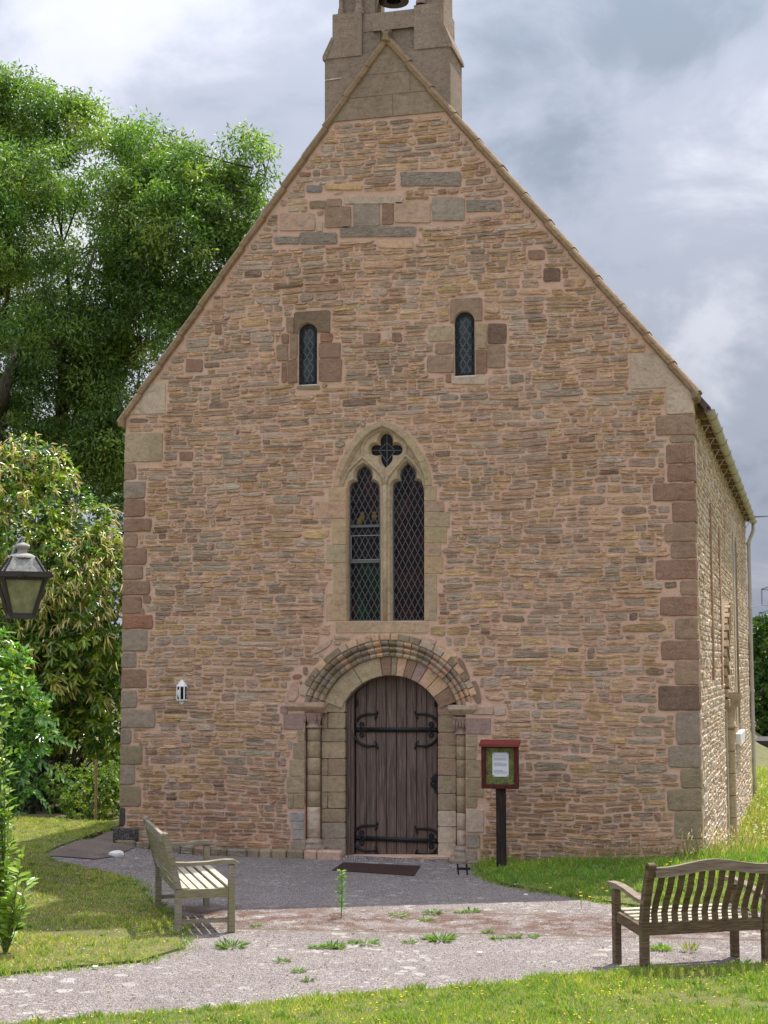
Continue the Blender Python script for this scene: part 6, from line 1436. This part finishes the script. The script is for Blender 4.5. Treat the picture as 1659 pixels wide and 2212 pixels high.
for (ut, vt, vr) in ((1645, 1273, 1262), (1640, 1324, 1316)):
    a_, b_ = P3(ut, vt), P3(1735, vt)
    for q in (a_, b_): mb.bar(q, (qc[0], yc, W3(1690, vr-3, yc)[2]), .22, .22); mb.bar(q, (qc[0], yc, W3(1690, vt+3, yc)[2]), .22, .22); mb.tube([q, (q[0], yc, q[2]-2.6)], .14, 5)
o = mb.build('lattice', 'pylon_steel'); o.parent = py; o.matrix_parent_inverse = py.matrix_basis.inverted()
mb = MB()
for vt, dv in ((1308, 6), (1336, 8), (1345, 9)):
    a_ = np.array(P3(1645, vt)); pts_ = [a_+np.array((-i*9., i*2., -1.4*math.sin(i*.35)-.3*i*0)) for i in range(5)]; pts_ = [a_+np.array((i*12., 0, .5*i)) for i in (3, 2, 1, 0)]+[a_+np.array((-12., 30, -.6)), a_+np.array((-22, 80, -.4))]; mb.tube(pts_, .06, 4)
o = mb.build('power_line', 'pylon_steel'); o.parent = py; o.matrix_parent_inverse = py.matrix_basis.inverted()

# --- grass
def scatter(poly, dens, hole=None, zoff=0., lim=400000):
    xs_ = [p[0] for p in poly]; ys_ = [p[1] for p in poly]; A = (max(xs_)-min(xs_))*(max(ys_)-min(ys_)); n = int(A*dens); X = rng.uniform(min(xs_), max(xs_), n); Y = rng.uniform(min(ys_), max(ys_), n)
    ins = np.zeros(n, bool); j = len(poly)-1
    for i in range(len(poly)):
        xi, yi = poly[i]; xj, yj = poly[j]
        if yi != yj: c = ((yi > Y) != (yj > Y)) & (X < (xj-xi)*(Y-yi)/(yj-yi)+xi); ins ^= c
        j = i
    X, Y = X[ins], Y[ins]
    q = np.stack([X, Y, np.zeros(len(X))], 1)-CAM; dp = q@_F; u = 829.5+FPX*(q@_R)/np.maximum(dp, .1); v = 1106-FPX*(q@_U)/np.maximum(dp, .1); m_ = (dp > 3) & (u > -140) & (u < 1800) & (v < 2420); X, Y = X[m_], Y[m_]
    return np.stack([X, Y, np.array([gz(a, b) for a, b in zip(X, Y)])+zoff], 1)
def blades(name, C, h, w, pal, wt, lean=.35, droop=.1, patch=None, parent=None, **props):
    n = len(C); a = rng.uniform(0, 6.283, n); Dv = np.stack([np.cos(a)*lean*rng.random(n), np.sin(a)*lean*rng.random(n), np.ones(n)], 1); b = rng.uniform(0, 6.283, n); Nv = np.stack([np.cos(b), np.sin(b), np.zeros(n)], 1)
    c = cols(n, pal, wt); pn = nz(C[:, :3]*1., .9, 2.)+.5*nz(C, 3.1, 7.)
    if patch is not None: f = np.clip(pn*2.4+.35, 0, 1)[:, None]; c = c*(1-f)+c*np.array(patch)*f
    hh = h*rng.uniform(.5, 1.3, n)*np.clip(1+1.1*nz(C, 1.7, 5.)+.5*nz(C, 6., 1.), .35, 2.2)
    return leafmesh(name, 'grass', C, Dv, Nv, hh, w, c, parent, .12, droop, 5, **props)
GR = [(.16, .27, .04), (.22, .34, .05), (.30, .38, .08), (.42, .38, .15)]
blades('front_grass', scatter(lf, 3600, zoff=.045), .052, .0075, GR, [.32, .36, .2, .12], .9, .15, (1.35, 1.15, 1.3), kind='stuff')
C = scatter(ll, 1500, zoff=.02); blades('left_grass', C, .036, .010, [(.20, .29, .05), (.29, .37, .07), (.40, .41, .12), (.48, .42, .20)], [.26, .32, .26, .16], 1.1, .1, (1.15, 1.05, 1.1), kind='stuff')
C = scatter(lr, 2600, zoff=.02); ed = np.array([min(1, max(.35, (q[1]+3.4)/2.2)) for q in C]); blades('right_grass', C, .10*ed, .010, [(.12, .27, .035), (.18, .34, .05), (.25, .38, .06), (.38, .38, .14)], [.34, .36, .2, .1], .8, .25, (1.3, 1.1, 1.), kind='stuff')
md = [(3.95, .5), (11, .5), (12, 26), (3.6, 26), (3.95, 17.)]
C = scatter(md, 420, zoff=-.02); blades('meadow_grass', C, .26, .016, [(.22, .32, .06), (.33, .39, .08), (.52, .45, .2)], [.4, .35, .25], .6, .3, None, kind='stuff')
# ragged lawn edges
def edge_pts(line, dens, wdt, zo=.0):
    out_ = []
    for (x0, y0), (x1, y1) in zip(line[:-1], line[1:]):
        L_ = math.hypot(x1-x0, y1-y0); n = int(L_*dens); t_ = rng.random(n); d = rng.normal(size=n)*wdt+.6*wdt*np.array([noise.noise(Vector(((x0+(x1-x0)*f)*3, (y0+(y1-y0)*f)*3, 1))) for f in t_]); nx, ny = -(y1-y0)/L_, (x1-x0)/L_
        out_.append(np.stack([x0+(x1-x0)*t_+nx*d, y0+(y1-y0)*t_+ny*d, np.full(n, zo)], 1))
    return np.concatenate(out_)
blades('edge_grass', edge_pts(LAWN_F, 700, .06), .075, .008, GR, [.38, .36, .16, .1], 1., .25, kind='stuff')
blades('path_edge_grass', np.concatenate([edge_pts(LAWN_L, 330, .085), edge_pts(LAWN_R, 420, .05)]), .055, .009, GR, [.34, .36, .18, .12], 1.1, .25, kind='stuff')
# long seed-head grasses by the wall foot
C = np.concatenate([scatter([(2.0, -.45), (3.9, -.8), (4.6, -.6), (4.6, .6), (3.95, .4), (3.9, -.03), (2.0, -.03)], 150), scatter([(4., .5), (6.5, .5), (7.5, 12), (4.0, 12)], 30)])
n = len(C); hh = rng.uniform(.16, .42, n)*(.6+.4*np.clip((C[:, 0]-1.6)/1.8, 0, 1)); a = rng.uniform(0, 6.28, n); Dv = np.stack([np.cos(a)*.3, np.sin(a)*.3, np.ones(n)], 1); tips = C+Dv/np.linalg.norm(Dv, axis=1, keepdims=True)*hh[:, None]
leafmesh('seed_grass', 'grass', np.concatenate([C, tips-Dv*.02]), np.concatenate([Dv, Dv+rng.normal(size=(n, 3))*.35]), unit(2*n), np.concatenate([hh, rng.uniform(.05, .09, n)]), np.concatenate([np.full(n, .004), np.full(n, .014)]), np.concatenate([cols(n, [(.34, .32, .14)]), cols(n, [(.50, .42, .27), (.42, .30, .2)])]), None, .1, .1, 4, kind='stuff')
# small meadow flowers
def flowers(name, C, pal, size, **props):
    n = len(C); k_ = 5; i_ = np.repeat(np.arange(n), k_); a = np.tile(np.arange(k_)*6.283/k_, n)+np.repeat(rng.random(n)*6, k_); Dv = np.stack([np.cos(a), np.sin(a), np.full(n*k_, .35)], 1)
    return leafmesh(name, 'petal', C[i_], Dv, np.tile((0, 0, 1.), (n*k_, 1)), size, size*.7, cols(n, pal)[i_], None, .1, 0, 4, **props)
Y_ = [(.75, .55, .02), (.80, .62, .05)]
C = scatter(lf, 26, zoff=.085); flowers('yellow_lawn_flowers', C, Y_, .012, kind='stuff')
C = scatter(ll, 9, zoff=.05); flowers('lawn_daisies', C, [(.8, .8, .76)], .010, kind='stuff')
C = scatter([(3.95, .2), (8, .2), (9, 22), (4, 20)], 14, zoff=.24); flowers('meadow_flowers', C, [(.78, .78, .72), (.78, .78, .72), (.75, .6, .05)], .028, kind='stuff')
# dandelions one can count, right of the notice board
for k_, (u, v) in enumerate(((1385, 1893), (1400, 1903), (1450, 1898), (1442, 1902), (1346, 1926), (1303, 1941), (1312, 1947), (1255, 1950), (1256, 1958), (1275, 1960), (1485, 1955), (1182, 1930), (1190, 1940), (1500, 1925))):
    x, y = gnd(u, v+6); z = gz(x, y)+.03; d_ = empty('dandelion', (x, y, z), category='flower', label='yellow dandelion in the tall grass right of the notice board', group='dandelions in the grass by the church wall')
    n = 14; a = np.arange(n)*2.4; Dv = np.stack([np.cos(a), np.sin(a), .3+.5*(np.arange(n) % 3)/3], 1); c0 = np.tile((x, y-.02, z+.105), (n, 1)); leafmesh('flower_head', 'petal', c0, Dv, np.tile((0, 0, 1.), (n, 1)), .022, .009, cols(n, Y_), d_, .1, 0, 4)
    mb = MB(); mb.tube([(x, y, z-.03), (x, y-.02, z+.105)], .0025, 4, (.2, .3, .08)); o = mb.build('stalk', 'grass'); o.parent = d_; o.matrix_parent_inverse = d_.matrix_basis.inverted()
# weeds in the paving
def weed(u, v, r, h, lab, grp=None, n=70, pal=((.075, .16, .03), (.13, .21, .045))):
    x, y = gnd(u, v); a = rng.uniform(0, 6.28, n); q = rng.random(n)**.6*r*.55; C = np.stack([x+np.cos(a)*q, y+np.sin(a)*q, np.full(n, .003)], 1); Dv = np.stack([np.cos(a)*.9, np.sin(a)*.9, rng.uniform(.3, 1.6, n)*h/r], 1)+rng.normal(size=(n, 3))*.25; Dv[:, 2] = np.abs(Dv[:, 2])
    p = dict(category='weed', label=lab)
    if grp: p['group'] = grp
    leafmesh('weed', 'leaf', C, Dv, np.tile((0, 0, 1.), (n, 1))+unit(n)*.4, rng.uniform(.6, 1.1, n)*max(r, h)*.6, rng.uniform(.010, .022, n), cols(n, pal), None, .15, .1, 4, **p)
wz = lambda a, b: (403+a/2.4, 1728+b/2.4)
GRP = 'small weeds rooted in the paving joints'; LBL = 'small green weed rooted in a joint of the paving'
for (a, b, r, h) in ((1100, 605, .13, .05), (1240, 625, .12, .05), (1480, 580, .12, .05), (930, 748, .18, .07), (680, 765, .12, .05), (500, 840, .10, .06), (580, 892, .09, .04), (630, 940, .07, .04), (1610, 722, .11, .05), (1420, 585, .09, .03), (1150, 740, .10, .03), (860, 745, .08, .05), (1560, 690, .08, .03), (790, 770, .08, .03), (1700, 715, .1, .05), (360, 655, .08, .02), (-60, 590, .1, .03), (1800, 712, .09, .03)): weed(*wz(a, b), r, h, LBL, GRP, 40)
weed(*wz(1280, 590), .13, .07, 'leafy green weed on the paving in front of the church door', None, 60); weed(*wz(1310, 728), .20, .09, 'largest green weed tuft in the middle of the paving', None, 110)
weed(*wz(755, 765), .15, .08, 'dense green weed tuft on the mossy paving joint nearer the left bench', None, 90); weed(*wz(230, 765), .19, .11, 'green weed tuft on the paving just in front of the left bench', None, 90)
weed(1428, 2052, .13, .10, 'grassy green weed under the right bench', None, 90, ((.12, .22, .03), (.2, .3, .05))); weed(1491, 2056, .10, .18, 'thin pale grass tuft standing behind the right bench rail', None, 30, ((.25, .32, .12), (.3, .3, .15))); weed(1603, 2084, .12, .06, 'flat green weed between the legs of the right bench', None, 50)
x, y = gnd(737, 1982); tw = empty('tall_weed', (x, y, 0), category='weed', label='tall upright leafy weed standing alone in the middle of the paving')
mb = MB(); mb.tube([(x, y, 0), (x+.01, y, .3), (x, y, .47)], [.006, .005, .003], 5, (.15, .25, .06)); o = mb.build('stem', 'grass'); o.parent = tw; o.matrix_parent_inverse = tw.matrix_basis.inverted()
n = 90; f = rng.random(n)**.8; a = rng.uniform(0, 6.28, n); leafmesh('leaf_spray', 'leaf', np.stack([np.full(n, x), np.full(n, y), .08+.39*f], 1), np.stack([np.cos(a), np.sin(a), rng.uniform(.0, .9, n)], 1), np.tile((0, 0, 1.), (n, 1))+unit(n)*.3, rng.uniform(.05, .095, n)*(1.15-.45*f), .015, cols(n, [(.12, .26, .04), (.18, .32, .07)]), tw, .1, .2, 4)
# ragwort-like yellow sprigs by the post and little white stones
n = 26; x, y = gnd(1060, 1872); C = np.stack([x+rng.normal(size=n)*.12, np.full(n, y)+rng.normal(size=n)*.05, rng.uniform(.22, .48, n)], 1); flowers('yellow_sprigs', C, Y_, .013, kind='stuff')
leafmesh('sprig_stalks', 'grass', C*np.array((1, 1, 0)), np.tile((0, 0, 1.), (n, 1))+unit(n)*.02, unit(n), C[:, 2], .004, cols(n, [(.2, .28, .08)]), None, .02, 0, 4, kind='stuff')
for (u, v, lab) in ((1112, 1916, 'small pale stone on the grass edge below the notice board'), (1136, 1933, 'flat white pebble on the paving edge below the notice board'), (166, 1896, 'round pale stone lying on the left lawn'), (205, 2094, 'pale pebble at the edge of the left lawn by the paving'), (1036, 2063, 'flat white fleck of stone in the front middle of the paving')):
    x, y = gnd(u, v); mb = MB(); mb.lathe((x, y, .0), [(0, .014), (.012, .012), (.022, .006), (.02, -.005)], 8); o = mb.build('pebble', 'white_stone', category='stone', label=lab)
    for q in o.data.vertices: q.co.x = x+(q.co.x-x)*1.25; q.co.z += gz(x, y)+.02*(u < 300 or u < 1120)
# leaf litter, twigs and loose grit on the paving
lit = []
for (u0, v0, u1, v1, n_) in ((395, 2040, 1310, 2140, 260), (430, 1965, 1250, 2045, 420), (0, 2110, 500, 2200, 160), (640, 1868, 1040, 1900, 90), (250, 1885, 640, 1900, 60), (1040, 1905, 1330, 1975, 160), (1340, 1975, 1659, 2090, 160)):
    for _ in range(n_):
        x, y = gnd(rng.uniform(u0, u1), rng.uniform(v0, v1)); lit.append((x, y, .006))
lit = np.array(lit); n = len(lit); a = rng.uniform(0, 6.28, n)
leafmesh('leaf_litter', 'petal', lit, np.stack([np.cos(a), np.sin(a), rng.uniform(-.05, .25, n)], 1), np.tile((0, 0, 1.), (n, 1))+unit(n)*.3, rng.uniform(.012, .045, n), rng.uniform(.006, .018, n), cols(n, [(.16, .09, .045), (.26, .18, .10), (.09, .055, .035), (.42, .36, .26)], [.35, .25, .25, .15]), None, .2, .1, 4, kind='stuff')
gp = np.array([(*gnd(rng.uniform(0, 1659), rng.uniform(1890, 2190)), .0) for _ in range(5200)]); gp = gp[[(inpoly(p[0], p[1], pav) and not inpoly(p[0], p[1], ll) and not inpoly(p[0], p[1], lf) and not inpoly(p[0], p[1], lr)) for p in gp]]
gb = MB(); gc = [(.30, .25, .24), (.16, .13, .13), (.48, .43, .40), (.22, .17, .15)]
for x, y, _ in gp:
    r = random.uniform(.004, .011); a = random.uniform(0, 6); k = random.uniform(.6, 1.); gb.add([(x+r*math.cos(a+w), y+r*k*math.sin(a+w), -.001) for w in (0, 1.5, 3.1, 4.6)]+[(x, y, r*random.uniform(.5, .9))], [(0, 1, 4), (1, 2, 4), (2, 3, 4), (3, 0, 4)], vary(random.choice(gc), .15))
gb.build('grit', 'petal', kind='stuff')
# tufts along the lawn edges and clover patches
def tufts(name, P, h, pal):
    k = 26; i = np.repeat(np.arange(len(P)), k); n = len(i); C = P[i]+np.stack([rng.normal(size=n)*.022, rng.normal(size=n)*.022, np.zeros(n)], 1); hh_ = rng.uniform(.5, 1.2, n)*h*rng.uniform(.5, 1.4, len(P))[i]; a = rng.uniform(0, 6.28, n)
    leafmesh(name, 'grass', C, np.stack([np.cos(a)*.6, np.sin(a)*.6, np.ones(n)], 1), unit(n), hh_, .008, cols(n, pal), None, .1, .3, 5, kind='stuff')
def along(line, step):
    o_ = []
    for (x0, y0), (x1, y1) in zip(line[:-1], line[1:]):
        for f in np.arange(0, 1, step/max(.01, math.hypot(x1-x0, y1-y0))): o_.append((x0+(x1-x0)*f+rng.normal()*.04, y0+(y1-y0)*f+rng.normal()*.04, gz(x0, y0)+.01))
    return np.array(o_)
TP = [(.10, .20, .03), (.16, .26, .045), (.30, .32, .10)]
tufts('edge_tufts', np.concatenate([along(LAWN_F, .16), along(LAWN_L[:9], .22), along(LAWN_R, .2)]), .085, TP)
tufts('path_tufts', along(LAWN_L[8:], .12), .05, TP)
C = scatter(lr, 14, zoff=.02); tufts('wall_tufts', C, .15, TP)
C = scatter(ll, 10, zoff=.02); tufts('lawn_tufts', C, .06, TP); C = scatter(lf, 22, zoff=.05); tufts('front_tufts', C, .08, TP)
tufts('bench_tufts', np.array([(*gnd(u, vv), .02) for u, vv in ((1322, 2108), (1332, 2112), (1390, 2106), (1400, 2108), (1412, 2106), (1352, 2112), (1368, 2110), (1640, 2094), (1655, 2092), (372, 2024), (350, 2010))]), .12, TP)
# far-off hedgerows round the horizon
hr = []; hw_ = 0
for (x0, y0, x1, y1, n_, h_) in ((-160, 95, 120, 110, 2600, 7.), (-120, 20, -160, 95, 700, 7.), (60, 30, 120, 110, 700, 6.)):
    f = rng.random(n_); hh_ = h_*(.75+.35*np.array([noise.noise(Vector((q*14, y0*.1, 0))) for q in f])); zz2 = rng.random(n_)**.8*hh_-2.5
    hr.append(np.stack([x0+(x1-x0)*f, y0+(y1-y0)*f+rng.normal(size=n_)*1.2, zz2], 1))
hr = np.concatenate(hr); i = np.repeat(np.arange(len(hr)), 9); n = len(i)
leafmesh('far_hedgerow', 'leaf', hr[i]+rng.normal(size=(n, 3))*.8, unit(n), unit(n), rng.uniform(.7, 1.3, n), rng.uniform(.4, .7, n), cols(len(hr), [(.045, .09, .025), (.07, .13, .03), (.03, .065, .02)])[i], None, .2, .1, 4, kind='stuff')
print('veg done')
